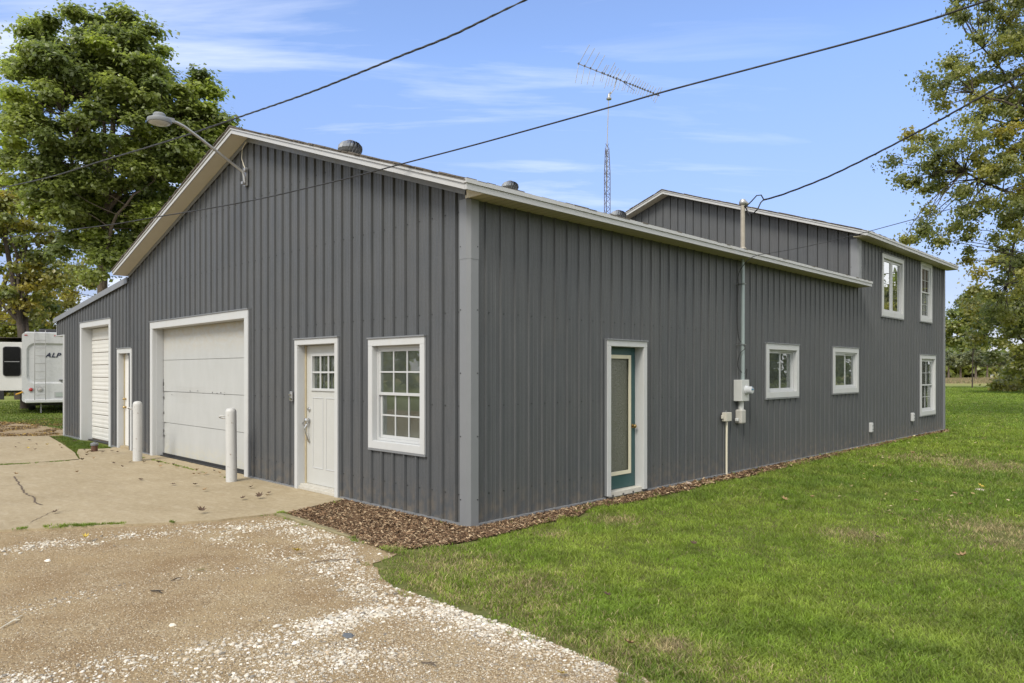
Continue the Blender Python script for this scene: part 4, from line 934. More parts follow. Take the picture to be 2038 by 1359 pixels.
for sx in (-1, 1):
    for yy in (3.2, 4.15):
        mb = MB(); mb.lathe([(.18, -.12), (.37, -.12), (.39, -.08), (.39, .08), (.37, .12), (.18, .12)], (0, 0, 0), 24, lambda x, y, z: (sx*.98+z-.0, yy+y, .39+x)); w_ = mb.build('wheel', BLACKR, RVo, smooth=40)
        mb = MB(); mb.lathe([(.19, -.06), (.19, .06)], (0, 0, 0), 16, lambda x, y, z: (sx*.98+z, yy+y, .39+x)); mb.build('rim', GALV, w_, smooth=40)
mb = MB(); mb.box((-.95, .4, .3), (.95, 8.5, .478)); mb.build('chassis', BLACK, RVo)
for sx in (-.6, .6): mb = MB(); mb.box((sx-.025, .35, 0), (sx+.025, .4, .45)); mb.build('stabiliser', RVG, RVo)
mb = MB(); mb.tube([(-Wd+.02, -.03, .86), (-Wd-.1, .1, .80), (-Wd-.2, .3, .76)], .03, 6); mb.build('hose', plain('yellow_hose', (.6, .32, .04), .5), RVo, smooth=60)

# ------------------------------------------------------------------ trees
def leaves(centers, radii, per, lsize, pal, up=.5, flat=.65, shell=.5, droop=.35, seed=0):
    """folded leaf quads filling soft clusters. pal: list of (rgb, weight)"""
    g = np.random.default_rng(seed); C = np.repeat(np.array(centers), per, 0); Rr = np.repeat(np.array(radii), per)
    N = len(C); d = g.normal(size=(N, 3)); d /= np.linalg.norm(d, axis=1)[:, None]
    rad = np.clip(np.abs(g.normal(size=N))*.42+.30*g.random(N), 0, 1.5); P = C+d*(Rr*rad)[:, None]*np.array([1, 1, flat])
    n = d*.8+np.array([0, 0, up])+g.normal(size=(N, 3))*.55; n /= np.linalg.norm(n, axis=1)[:, None]
    t = g.normal(size=(N, 3))+np.array([0, 0, -droop]); t -= n*(t*n).sum(1)[:, None]; t /= np.linalg.norm(t, axis=1)[:, None]; b = np.cross(n, t)
    s = lsize*(.6+.8*g.random(N))[:, None]
    fold = (.10+.25*g.random(N))[:, None]
    v = np.stack([P-t*s*.5, P+b*s*.42-n*s*fold*.6+t*s*.05, P+t*s*.62-n*s*fold*.4, P-b*s*.42-n*s*fold*.6+t*s*.05], 1).reshape(-1, 3)
    i = np.arange(N)*4; f = np.concatenate([np.stack([i, i+1, i+2], 1), np.stack([i, i+2, i+3], 1)])
    w = np.array([p[1] for p in pal], float); w /= w.sum(); ct = g.choice(len(pal), len(centers), p=w); cols = np.array([p[0] for p in pal])
    lt_ = g.choice(len(pal), N, p=w); ci = np.repeat(ct, per); mixv = (.35*g.random(N))[:, None]
    c = cols[ci]*(1-mixv)+cols[lt_]*mixv; c *= (.75+.5*g.random(N))[:, None]; c = np.repeat(c, 4, 0)
    return v, f, c
def branchy(mb, a, b, r0, r1, seed, sag=.1, n=6):
    r = random.Random(seed); a = Vector(a); b = Vector(b); L_ = (b-a).length; off = Vector((r.uniform(-1, 1), r.uniform(-1, 1), r.uniform(-.3, 1)))*L_*sag
    pts = []; rad = []
    for i in range(n+1):
        t = i/n; p = a.lerp(b, t)+off*sin(pi*t)+Vector((r.uniform(-1, 1), r.uniform(-1, 1), r.uniform(-1, 1)))*L_*.015*(0 < i < n); pts.append(p); rad.append(r0+(r1-r0)*t**.8)
    mb.tube(pts, rad, 7, cap=False); return pts
def make_tree(name, label, cat, base, trunk, centers, radii, per, lsize, pal, bark=BARK, group=None, seed=0, limbs=9, tr=.3, twig=.5, kind=None, **kw):
    """trunk: list of points (world) from the ground up; cluster centres hang on limbs"""
    base = Vector(base); root = empty(name, base); tag(root, label, cat, group)
    mb = MB(); tp = [Vector(p)-base for p in trunk]; k = len(tp)
    fl = [tp[0]-Vector((0, 0, .3))]+tp; rad = [tr*1.25]+[tr*(1-.72*i/(k-1)) for i in range(k)]
    mb.tube(smoothpath(fl, 5), list(np.interp(np.linspace(0, len(fl)-1, (len(fl)-1)*5+1), range(len(fl)), rad)), 12, cap=False)
    mb.build('trunk', bark, root, smooth=60)
    C = [Vector(c)-base for c in centers]; r = random.Random(seed)
    # limbs towards groups of clusters
    hubs = []; mb = MB()
    idx = list(range(len(C))); r.shuffle(idx); hubs_i = idx[:limbs]
    for h in hubs_i:
        tgt = C[h]; t = r.uniform(.35, .95); j = min(k-2, int(t*(k-1))); p0 = tp[j].lerp(tp[j+1], t*(k-1)-j)
        if p0.z > tgt.z-.3: j = max(0, j-1); p0 = tp[j].lerp(tp[j+1], .6)
        end = p0.lerp(tgt, .8); hubs.append(branchy(mb, p0, end, tr*.42, tr*.10, r.random(), .12, 8))
    for i, c in enumerate(C):
        best = None; bd = 1e9
        for hp in hubs:
            for q in hp[2:]:
                dd = (q-c).length+max(0, q.z-c.z)*.8
                if dd < bd: bd = dd; best = q
        if r.random() < twig+.3: branchy(mb, best, c, tr*.09, .008, r.random(), .10, 4)
    mb.build('limbs', bark, root, smooth=60)
    v, f, c = leaves([tuple(x) for x in C], radii, per, lsize, pal, seed=seed, **kw)
    numesh('crown', v, f, LEAF, c, root)
    return root
def cloud(ells, n, seed, surf=.6, minz=None, keep=None):
    """cluster centres inside ellipsoids (cx,cy,cz,rx,ry,rz), biased to the surface"""
    r = np.random.default_rng(seed); out = []
    vol = np.array([e[3]*e[4]*e[5] for e in ells])**.75; vol /= vol.sum()
    while len(out) < n:
        e = ells[r.choice(len(ells), p=vol)]; d = r.normal(size=3); d /= np.linalg.norm(d); q = r.random()**(1/3*(1-surf)+.02)
        out.append((e[0]+d[0]*e[3]*q, e[1]+d[1]*e[4]*q, e[2]+d[2]*e[5]*q))
    return out
def E(px, py, Z, rx, rz, ry=None):     # ellipsoid given by where it stands and its size in photo pixels at depth Z
    p = at(px, py, Z); k = Z/FPX; return (p.x, p.y, p.z, rx*k, (ry or rx)*k, rz*k)
# big maple behind the lean-to
ZM = 25
GRN = [((.17, .205, .058), 5), ((.215, .25, .068), 4), ((.13, .165, .055), 4), ((.28, .33, .07), 2), ((.16, .15, .05), .35)]
ells = [E(215, 260, ZM, 175, 190), E(165, 110, ZM, 95, 80), E(270, 110, ZM, 85, 75), E(345, 190, ZM, 70, 90), E(75, 180, ZM, 50, 85), E(70, 310, ZM, 55, 75), E(340, 320, ZM, 85, 80), E(220, 430, ZM, 110, 65), E(385, 270, ZM, 45, 70), E(405, 235, ZM, 42, 60), E(140, 400, ZM, 75, 50), E(250, 510, ZM, 60, 32), E(170, 490, ZM, 60, 32), E(215, 530, ZM-1.5, 60, 28)]
cc = cloud(ells, 330, 3, .65)+cloud(ells[:1], 110, 4, .2); rr = np.random.default_rng(5).uniform(.42, .82, len(cc))
tb_ = at(207, 740, ZM); tb_.z = 0
make_tree('maple_tree', 'large dense green maple towering behind the low left wing', 'tree', tb_, [tb_, at(206, 640, ZM), at(204, 560, ZM), at(210, 480, ZM+.2), at(215, 380, ZM), at(225, 250, ZM), at(230, 120, ZM)], cc, rr, 540, .125, GRN, tr=.21, limbs=14, seed=2, up=1.1, flat=.5)
# sprig layer under the maple on its left
GOLD = [((.19, .20, .045), 4), ((.25, .225, .05), 3), ((.14, .17, .045), 3), ((.30, .25, .05), 1.2)]
b2 = at(52, 812, 33); b2.z = 0
cc = cloud([E(30, 480, 34, 95, 90), E(-40, 400, 34, 90, 110), E(95, 440, 34, 60, 50), E(60, 590, 34, 75, 45), E(130, 560, 34, 50, 50), E(10, 620, 34, 60, 40)], 120, 8, .3); rr = np.random.default_rng(6).uniform(.5, 1.0, len(cc))
make_tree('walnut_tree', 'loose yellow green tree behind the camping trailer', 'tree', b2, [b2, at(50, 740, 33), at(46, 690, 33), at(35, 610, 33.5), at(15, 500, 34), at(0, 400, 34)], cc, rr, 210, .16, GOLD, bark=BARKD, tr=.24, limbs=10, seed=4, flat=.5, shell=.2)
b3 = at(-25, 830, 26); b3 = Vector((*gr(35, 800), 0)); b3 = at(40, 740, 44); b3.z = 0
cc = cloud([E(150, 600, 44, 60, 70), E(90, 640, 44, 70, 40), E(20, 650, 44, 70, 45), E(170, 500, 44, 60, 60)], 80, 18, .3); rr = np.random.default_rng(9).uniform(.5, 1.0, len(cc))
make_tree('walnut_tree', 'golden green tree further back between the maple trunk and the trailer', 'tree', b3, [b3, at(30, 720, 44), at(8, 680, 44), at(-4, 640, 44), at(10, 560, 44), at(60, 480, 44)], cc, rr, 210, .18, GOLD, bark=BARKD, tr=.30, limbs=9, seed=14, flat=.6, shell=.2)
# big loose tree at the right, trunk outside the frame
ASH = [((.25, .26, .075), 4), ((.19, .21, .065), 4), ((.29, .28, .075), 2), ((.30, .26, .05), .7), ((.11, .13, .045), 2)]
ZA = 25; ba = at(2215, 740, ZA); ba.z = 0
ells = [E(2010, 60, ZA, 110, 85), E(1960, 160, ZA, 110, 70), E(1890, 290, ZA, 105, 60), E(1820, 330, ZA, 55, 40), E(1990, 300, ZA, 100, 90), E(1960, 420, ZA, 95, 50), E(2060, 450, ZA, 100, 90), E(2080, 180, ZA, 120, 140), E(1860, 460, ZA, 75, 28), E(2130, -60, ZA, 200, 150), E(2200, 250, ZA, 180, 200), E(2010, 560, ZA, 85, 55), E(1935, 575, ZA+2, 45, 32), E(1920, 0, ZA, 60, 50), E(1960, 500, ZA, 75, 50), E(1900, 380, ZA, 80, 50), E(1990, 640, ZA+3, 60, 40), E(2190, 560, ZA, 130, 110)]
cc = cloud(ells, 430, 21, .1); rr = np.random.default_rng(7).uniform(.3, .75, len(cc))
make_tree('ash_tree', 'tall loose yellowing tree reaching in from the right edge above the lawn', 'tree', ba, [ba, at(2210, 640, ZA), at(2200, 560, ZA), at(2190, 470, ZA), at(2170, 340, ZA), at(2150, 200, ZA), at(2130, 50, ZA)], cc, rr, 240, .095, ASH, bark=BARKD, tr=.27, limbs=22, seed=5, up=.2, flat=.7, shell=.1, twig=.8, droop=1.0)
# lower masses behind it
ells = [E(2000, 600, 55, 75, 60), E(2060, 560, 55, 90, 100), E(1965, 640, 55, 50, 40), E(2045, 690, 55, 70, 50), E(2120, 600, 55, 110, 130)]
bb = at(2050, 740, 55); bb.z = 0; cc = cloud(ells, 160, 31, .5); rr = np.random.default_rng(8).uniform(.7, 1.4, len(cc))
OLV = [((.165, .175, .040), 4), ((.205, .20, .046), 3), ((.11, .13, .038), 3), ((.24, .22, .05), 1)]
make_tree('oak_tree', 'broad dark olive tree low on the right with foliage down to the field', 'tree', bb, [bb, at(2048, 700, 55), at(2045, 640, 55), at(2050, 560, 55)], cc, rr, 260, .24, OLV, bark=BARKD, tr=.3, limbs=8, seed=15, flat=.7, shell=.4)
ells = [E(1915, 640, 75, 40, 28), E(1950, 610, 75, 40, 30), E(1905, 665, 75, 30, 30), E(1980, 650, 75, 40, 45)]
bb = at(1935, 740, 75); bb.z = 0; cc = cloud(ells, 90, 33, .5); rr = np.random.default_rng(10).uniform(.7, 1.4, len(cc))
make_tree('oak_tree', 'mid distance tree showing just past the far building corner', 'tree', bb, [bb, at(1936, 700, 75), at(1938, 640, 75)], cc, rr, 200, .26, GRN[:3]+OLV[:2], bark=BARKD, tr=.07, limbs=6, seed=16, flat=.7, shell=.4)
# orchard trees on the far side of the field
ORC = [((.15, .17, .075), 3), ((.19, .205, .09), 3), ((.11, .13, .06), 3)]
oc = [(1888, 712, 150), (1912, 716, 140), (1942, 712, 120), (1965, 716, 150), (1990, 714, 130)]
labs = ['small gray green orchard tree nearest the building corner', 'small orchard tree second from the building corner', 'widest small orchard tree beyond the tan field', 'small orchard tree just left of the white post', 'small orchard tree at the foot of the broad olive tree']
for i, (px, py, Z) in enumerate(oc):
    b_ = at(px, 740, Z); b_.z = 0; k = Z/FPX
    cc = cloud([(b_.x, b_.y, at(px, py, Z).z, 24*k, 24*k, 13*k)], 26, 40+i, .5); rr = np.random.default_rng(i).uniform(.5, 1.0, len(cc))*Z/140
    make_tree('orchard_tree', labs[i], 'tree', b_, [b_, at(px, 732, Z), at(px+1, 722, Z)], cc, rr, 110, .34, ORC, bark=BARK, tr=.22, limbs=4, seed=50+i, group='small orchard trees across the field')
# far woods and brush, more than one can count
def woods(name, arcs, n, per, size, lsz, pal, seed):
    r = np.random.default_rng(seed); C = []
    for _ in range(n):
        a = arcs[r.integers(len(arcs))]; px = r.uniform(a[0], a[1]); Z = r.uniform(a[2], a[3]); h = a[4]*(.55+.45*r.random()+.25*sin(px*.05)); z = r.random()*h
        p = at(px, 740, Z); C.append((p.x, p.y, z))
    v, f, c = leaves(C, r.uniform(size*.6, size*1.3, n), per, lsz, pal, seed=seed, flat=.8, shell=.5)
    return tag(numesh(name, v, f, LEAF, c), 'distant tree line closing the field', 'woods', kind='stuff')
woods('far_woods', [(1700, 3000, 230, 290, 17), (-1500, 300, 200, 280, 18), (1700, 2600, 205, 225, 7)], 1200, 70, 3.2, 1.5, OLV+GRN[:2], 61)
woods('brush', [(-30, 140, 70, 90, 5), (1985, 2200, 60, 72, 2.2), (-40, 30, 48, 60, 5)], 160, 160, 1.0, .28, OLV+GOLD[:2], 62)
def ring_woods(name, label, parts, seed):
    r = np.random.default_rng(seed); C = []; Rd = []
    for a0, a1, r0, r1, h, n in parts:          # bearings in degrees from +Y towards +X, seen from the workshop corner
        for _ in range(n):
            a = radians(r.uniform(a0, a1)); d = r.uniform(r0, r1); C.append((d*sin(a), d*cos(a), r.random()**.8*h*(.6+.4*sin(a*23)**2))); Rd.append(r.uniform(1.2, 2.4))
    v, f, c = leaves(C, Rd, 60, .8, OLV+GRN[:2], seed=seed, flat=.8, shell=.5)
    return tag(numesh(name, v, f, LEAF, c), label, 'woods', kind='stuff')
ring_woods('woods', 'belt of trees to the right of and behind the viewer', [(9, 70, 62, 80, 12, 500), (70, 200, 70, 95, 10, 380), (200, 262, 60, 80, 8, 260)], 88)
bpy.data.objects['brush']['label'] = 'low brush and weeds along the field edges'; bpy.data.objects['brush']['category'] = 'brush'
wp = at(1974, 748, 150); mb = MB(); mb.box((wp.x-.22, wp.y-.22, GZ), (wp.x+.22, wp.y+.22, 1.0)); mb.box((wp.x-.26, wp.y-.26, 1.0), (wp.x+.26, wp.y+.26, 1.06))
tag(mb.build('marker_post', WHITE2), 'small white post standing at the far edge of the tan field', 'post')

# ------------------------------------------------------------------ gravel, chips, grass, leaves
def ico():
    t = (1+5**.5)/2; v = np.array([(-1, t, 0), (1, t, 0), (-1, -t, 0), (1, -t, 0), (0, -1, t), (0, 1, t), (0, -1, -t), (0, 1, -t), (t, 0, -1), (t, 0, 1), (-t, 0, -1), (-t, 0, 1)])/1.9
    f = np.array([(0, 11, 5), (0, 5, 1), (0, 1, 7), (0, 7, 10), (0, 10, 11), (1, 5, 9), (5, 11, 4), (11, 10, 2), (10, 7, 6), (7, 1, 8), (3, 9, 4), (3, 4, 2), (3, 2, 6), (3, 6, 8), (3, 8, 9), (4, 9, 5), (2, 4, 11), (6, 2, 10), (8, 6, 7), (9, 8, 1)])
    return v, f
def stones(P, size, cols, z, seed, name):
    g = np.random.default_rng(seed); V, F = ico(); N = len(P)
    a = g.random(N)*2*pi; ca, sa = np.cos(a), np.sin(a); s = size[:, None, None]
    v = V[None]*(1+g.normal(size=(N, 12, 1))*.16)*s*np.stack([1+.5*g.random(N), .75+.3*g.random(N), .5+.25*g.random(N)], 1)[:, None, :]
    x = v[..., 0]*ca[:, None]-v[..., 1]*sa[:, None]; y = v[..., 0]*sa[:, None]+v[..., 1]*ca[:, None]
    v = np.stack([x+P[:, None, 0], y+P[:, None, 1], v[..., 2]+z+size[:, None]*.22], -1).reshape(-1, 3)
    f = (F[None]+(np.arange(N)*12)[:, None, None]).reshape(-1, 3)
    return numesh(name, v, f, STONE, np.repeat(cols, 12, 0))
g = np.random.default_rng(77)
def wedge(n, r0, r1, p=2.0, a0=-.80, a1=.75):
    """points around the viewer, thinning with distance as 1/r^p"""
    u = g.random(n)
    if p == 2: r = r0*(r1/r0)**u
    else: q = 2-p; r = (r0**q+u*(r1**q-r0**q))**(1/q)
    a = a0+(a1-a0)*g.random(n); fx, fy = FW; x = CAM[0]+r*(np.cos(a)*fx+np.sin(a)*RT[0]); y = CAM[1]+r*(np.cos(a)*fy+np.sin(a)*RT[1]); return np.stack([x, y], 1), r
drA = [gr(*p) for p in [(-60, 1100), (0, 1092), (110, 1078), (250, 1060), (380, 1052), (500, 1044), (560, 1040)]]
drB = [gr(*p) for p in [(560, 1036), (640, 1070), (690, 1105), (690, 1135), (760, 1170), (850, 1195), (930, 1215), (1040, 1246), (1150, 1288)]]
drB2 = [gr(*p) for p in [(430, 1064), (500, 1082), (565, 1102), (640, 1125), (740, 1156)]]
drC = [gr(*p) for p in [(40, 1350), (200, 1325), (330, 1300), (480, 1285), (600, 1245), (720, 1215), (850, 1200)]]
drD = [gr(*p) for p in [(380, 1340), (560, 1330), (700, 1300)]]
drE = [gr(*p) for p in [(60, 1210), (160, 1180), (300, 1150), (440, 1130), (560, 1128), (680, 1122)]]
MIXED = [gr(*p) for p in [(380, 1400), (560, 1270), (760, 1205), (900, 1205), (1060, 1250), (1200, 1300), (1400, 1400)]]
Pq, rq = wedge(560000, 3.2, 14, 2.0, -.85, .35)
ins = inpoly(Pq, DRIVE) & ~inpoly(Pq, SLAB_A) & ~inpoly(Pq, SLAB_B) & ~inpoly(Pq, MULCH)
dens = np.maximum.reduce([np.exp(-(segdist(Pq, drA)/.30)**2)*1.0, np.exp(-(segdist(Pq, drB)/.27)**2)*1.0, np.exp(-(segdist(Pq, drB2)/.20)**2)*.8, np.exp(-(segdist(Pq, drC)/.22)**2)*1.0, np.exp(-(segdist(Pq, drD)/.28)**2)*.7, np.exp(-(segdist(Pq, drE)/.2)**2)*.4])
clump = np.clip(vnoise(Pq, .16, 3)*2.0-.45, .02, 1)*np.clip(vnoise(Pq, .5, 4)*2.2-.5, .06, 1)
prob = dens*(.16+.84*clump)+.05*clump+.02+inpoly(Pq, MIXED)*(.20+.3*clump)
keep = ins & (g.random(len(Pq)) < prob*.62)
P1 = Pq[keep]; d1 = dens[keep]; n1_ = len(P1)
sz = np.clip(g.lognormal(-5.15, .45, n1_), .003, .026)*(.55+.5*d1)
pal_ = np.array([(.55, .51, .43), (.47, .42, .34), (.66, .62, .55), (.36, .31, .24), (.22, .20, .17), (.44, .36, .26)]); ci_ = g.choice(6, n1_, p=[.32, .22, .2, .12, .06, .08]); ci_[(d1 < .3) & (g.random(n1_) < .45)] = 3; ci_[(d1 < .3) & (g.random(n1_) < .25)] = 5; ci_[(d1 < .5) & (g.random(n1_) < .12)] = 4
tag(stones(P1, sz, pal_[ci_]*(.8+.35*g.random(n1_))[:, None], GZ+.006, 5, 'gravel'), 'loose white limestone gravel in drifts on the sandy drive', 'gravel', kind='stuff')
print('stones', n1_)
# fine grit
Pq, rq = wedge(110000, 3.2, 10, 2.4, -.8, .3); ins = inpoly(Pq, DRIVE) & ~inpoly(Pq, SLAB_A) & ~inpoly(Pq, SLAB_B) & ~inpoly(Pq, MULCH)
keep = ins & (g.random(len(Pq)) < .25+.6*vnoise(Pq, .35, 8)); P1 = Pq[keep]; N = len(P1)
an = g.random(N)*2*pi; s = g.uniform(.002, .0055, N); tv = np.array([[0, 0, 1.3], [1.2, 0, 0], [-.5, 1, 0], [-.6, -.9, 0]])
v = tv[None]*s[:, None, None]; x = v[..., 0]*np.cos(an)[:, None]-v[..., 1]*np.sin(an)[:, None]; y = v[..., 0]*np.sin(an)[:, None]+v[..., 1]*np.cos(an)[:, None]
v = np.stack([x+P1[:, None, 0], y+P1[:, None, 1], v[..., 2]+GZ+.007], -1).reshape(-1, 3); F4 = np.array([(0, 1, 2), (0, 2, 3), (0, 3, 1)]); f = (F4[None]+(np.arange(N)*4)[:, None, None]).reshape(-1, 3)
pal2 = np.array([(.5, .44, .34), (.38, .31, .22), (.2, .15, .1), (.45, .37, .26)]); tag(numesh('grit', v, f, STONE, np.repeat(pal2[g.choice(4, N)], 4, 0)), 'fine sand coloured grit over the drive', 'gravel', kind='stuff')
# mulch chips
def chips(poly, n, box, name, label, palc, z0=GZ+.012, lmin=.007, lmax=.026, extra=None):
    P = np.stack([g.uniform(box[0], box[1], n), g.uniform(box[2], box[3], n)], 1); P = P[inpoly(P, poly)]
    if extra is not None: P = P[extra(P)]
    N = len(P); a = g.random(N)*2*pi; l = g.uniform(lmin, lmax, N); w = l*g.uniform(.15, .4, N); tl = g.normal(size=N)*.35
    ca, sa = np.cos(a), np.sin(a); dx = np.stack([ca*np.cos(tl), sa*np.cos(tl), np.sin(tl)], 1)*l[:, None]; dy = np.stack([-sa, ca, g.normal(size=N)*.4], 1)*w[:, None]; up_ = np.array([0, 0, 1])*(w*.35)[:, None]
    zc = z0+g.random(N)*.022; C = np.stack([P[:, 0], P[:, 1], zc], 1)
    vs = np.stack([C-dx-dy, C+dx*1.1-dy*.6, C+dx+dy, C-dx*.9+dy, C+up_*2-dx*.3, C+up_*2+dx*.4], 1).reshape(-1, 3)
    F = np.array([(0, 1, 4), (1, 5, 4), (1, 2, 5), (2, 3, 5), (3, 4, 5), (3, 0, 4)]); f = (F[None]+(np.arange(N)*6)[:, None, None]).reshape(-1, 3)
    pc_ = np.array(palc); c = pc_[g.choice(len(pc_), N)]*(.7+.6*g.random(N))[:, None]
    return tag(numesh(name, vs, f, CHIP, np.repeat(c, 6, 0)), label, 'mulch', kind='stuff')
MP = [(.10, .06, .035), (.16, .10, .057), (.055, .035, .022), (.26, .17, .10), (.13, .08, .048), (.40, .30, .19)]
chips(MULCH, 120000, (-2.5, 1.5, -1.3, 3.5), 'mulch', 'brown shredded wood mulch along the walls', MP)
chips(MULCH, 36000, (-.2, 1.5, 3.5, 19), 'mulch', 'brown shredded wood mulch strip under the far side wall', MP, lmin=.018, lmax=.05)
# grass
BLD = [(-16.6, -.04), (0.04, -.04), (.04, 18.3), (-16.6, 18.3)]
PATCH = [gr(97, 866), gr(122, 881), gr(149, 899), gr(158, 911), gr(154, 892), gr(190, 892), gr(219, 890.5), (-11.9, -.03), (-15.8, -.03)]
def grassmask(P, ragged=.16):
    P0 = P; P = P+np.stack([vnoise(P, .45, 61)-.5, vnoise(P, .45, 62)-.5], 1)*.22*(np.hypot(P[:, 0]-2, P[:, 1]+1.6) < 4.5)[:, None]
    j = (vnoise(P, .09, 21)-.5)*ragged*2; k = (vnoise(P, .11, 22)-.5)*ragged*2; Q = P+np.stack([j, k], 1)
    m = ~(inpoly(Q, DRIVE) | inpoly(Q, MULCH) | inpoly(P0, BLD) | inpoly(P0, SLAB_A) | inpoly(P0, SLAB_B)); return m
def blades(P, r, name, label, hs=1.0, seed=1, ws=1.0, tv=1.0):
    g2 = np.random.default_rng(seed); N = len(P); a = g2.random(N)*2*pi
    grow = np.clip((r/8), 1, 11); h = (.018+.022*g2.random(N))*(.55+.9*vnoise(P, .35, 31))*hs*np.clip(grow, 1, 1.8); w = (.0017+.0018*g2.random(N))*grow*ws
    lean = (.4+1.1*g2.random(N))*h; la = a+g2.normal(size=N)*.8+1.57
    b = np.stack([P[:, 0], P[:, 1], np.full(N, GZ)], 1); wx = np.stack([np.cos(a)*w, np.sin(a)*w, np.zeros(N)], 1); ld = np.stack([np.cos(la)*lean, np.sin(la)*lean, h], 1)
    mid = b+ld*np.array([.35, .35, .62])
    v = np.stack([b-wx, b+wx, mid+wx*.8, mid-wx*.8, b+ld], 1).reshape(-1, 3); i = np.arange(N)*5
    f = np.concatenate([np.stack([i, i+1, i+2], 1), np.stack([i, i+2, i+3], 1), np.stack([i+3, i+2, i+4], 1)])
    n1v = vnoise(P, 1.6, 41); n2v = vnoise(P, .45, 42); n3v = vnoise(P, 5.0, 43)
    ga, gb, gc, dryc = np.array((.178, .268, .030)), np.array((.275, .338, .058)), np.array((.10, .17, .024)), np.array((.38, .33, .16))
    t = np.clip(n1v*.7+n3v*.5-.1+g2.normal(size=N)*.15, 0, 1)[:, None]; c = gc*(1-t)+ga*t; t2 = np.clip(n2v*1.3-.35+g2.normal(size=N)*.2, 0, 1)[:, None]; c = c*(1-t2*.6)+gb*t2*.6
    # worn dry turf near the drive edge and in a few patches
    edge = np.exp(-(segdist(P, LEDGE)/.55)**2); pt = np.zeros(N)
    for cx_, cy_, rx_, s_ in DRY: pt = np.maximum(pt, np.exp(-(((P[:, 0]-cx_)**2+(P[:, 1]-cy_)**2)/rx_**2))*s_)
    dr = np.clip(edge*.45*(.2+n2v)+pt*.95+.015, 0, .95); isd = g2.random(N) < dr; c[isd] = dryc*(.5+.7*g2.random(isd.sum()))[:, None]
    c *= ((.6+.65*g2.random(N))*(.72+.56*vnoise(P, .13, 44)))[:, None]
    c = c*np.array([tv*1.05, tv, tv*1.1]); cl_ = np.repeat(c, 5, 0); cl_[4::5] *= 1.15
    return tag(numesh(name, v, f, BLADE, cl_), label, 'grass', kind='stuff')
DRY = [(*gr(1700, 1060), .30, .9), (*gr(1990, 1050), .55, 1.0), (*gr(2040, 1075), .5, 1.0), (*gr(1340, 1282), .12, .9), (*gr(1960, 925), .8, .8), (*gr(1100, 1060), .18, .7), (*gr(1230, 1030), .25, .9), (*gr(900, 1120), .45, .5), (*gr(1050, 1160), .4, .5), (*gr(1860, 912), .9, .6)]
Pq, rq = wedge(1450000, 3.0, 95, 2.0, -.35, .78)
m = grassmask(Pq); pt = np.zeros(len(Pq))
for cx_, cy_, rx_, s_ in DRY: pt = np.maximum(pt, np.exp(-(((Pq[:, 0]-cx_)**2+(Pq[:, 1]-cy_)**2)/rx_**2))*s_)
le = segdist(Pq, LEDGE); thin = np.clip(.35+le/.5, 0, 1)*np.clip(1-pt*.75*(vnoise(Pq, .12, 51)*1.4), .12, 1)
m &= g.random(len(Pq)) < thin*np.clip(.35+vnoise(Pq, .07, 52), 0, 1)
blades(Pq[m], rq[m], 'grass', 'green mown lawn grass beside the workshop', 1.0, 1); print('blades', m.sum())
Pq, rq = wedge(120000, 10, 50, 2.0, -.80, -.50); m = grassmask(Pq) & ((Pq[:, 0] < -16.9) | inpoly(Pq, PATCH))
blades(Pq[m], rq[m], 'grass', 'patchy grass around the trailer and the low wing', .7, 2, 1, .6)
def weeds():
    g5 = np.random.default_rng(9); N = 60000; px = g5.uniform(1700, 2500, N); Z = g5.uniform(105, 150, N); k = (px-1019)/FPX
    P = np.stack([CAM[0]+Z*(FW[0]+k*RT[0]), CAM[1]+Z*(FW[1]+k*RT[1])], 1); h = g5.uniform(.2, .75, N)*(.4+vnoise(P, 9, 3)); w = .05; a = g5.random(N)*6.28
    b = np.stack([P[:, 0], P[:, 1], np.full(N, GZ)], 1); wx = np.stack([np.cos(a)*w, np.sin(a)*w, 0*a], 1); t = b+np.stack([g5.normal(size=N)*.15, g5.normal(size=N)*.15, h], 1)
    v = np.stack([b-wx, b+wx, t], 1).reshape(-1, 3); c = np.array([(.33, .27, .15), (.22, .19, .10), (.16, .17, .07), (.27, .2, .13)])[g5.choice(4, N)]
    tag(numesh('weeds', v, (np.arange(N)*3)[:, None]+np.arange(3)[None], BLADE, np.repeat(c, 3, 0)), 'tall dry weeds along the far edge of the field', 'weeds', kind='stuff')
weeds()
P2 = np.stack([g.uniform(-16, -9.4, 40000), g.uniform(-1.4, 0, 40000)], 1); P2 = P2[inpoly(P2, PATCH)]
blades(P2, np.full(len(P2), 16.), 'grass', 'small wedge of grass before the narrow garage door', .6, 3, .5, .62)
# weeds along the slab edge and joint
def fringe(line, n, w, seed, hs):
    g3 = np.random.default_rng(seed); t = g3.random(n)*(len(line)-1); i = t.astype(int); fr = (t-i)[:, None]; L_ = np.array(line); P = L_[i]*(1-fr)+L_[i+1]*fr; P = P+g3.normal(size=P.shape)*w; k = (vnoise(P, .22, seed) > .5) & (vnoise(P, .05, seed+1) > .45); return P[k]
fa = np.concatenate([fringe([(-9.68, -2.46), (-9.5, -1.24)], 2500, .02, 4, 1), fringe([gr(40, 1052), gr(190, 1044), gr(430, 1036), gr(560, 1020)], 5000, .035, 5, 1), fringe([gr(0, 926), gr(160, 916)], 2500, .02, 6, 1), fringe([(-9.2, -.30), (-5.3, -.30)], 1800, .015, 7, .6), fringe([gr(556, 1020), gr(640, 1050)], 2500, .03, 8, 1), fringe([gr(700, 1070), gr(800, 1100)], 2500, .03, 9, 1)])
ob = blades(fa, np.full(len(fa), 8.), 'grass', 'weeds growing in the slab joints and along its gravel edge', .7, 9)
for v_ in (): pass
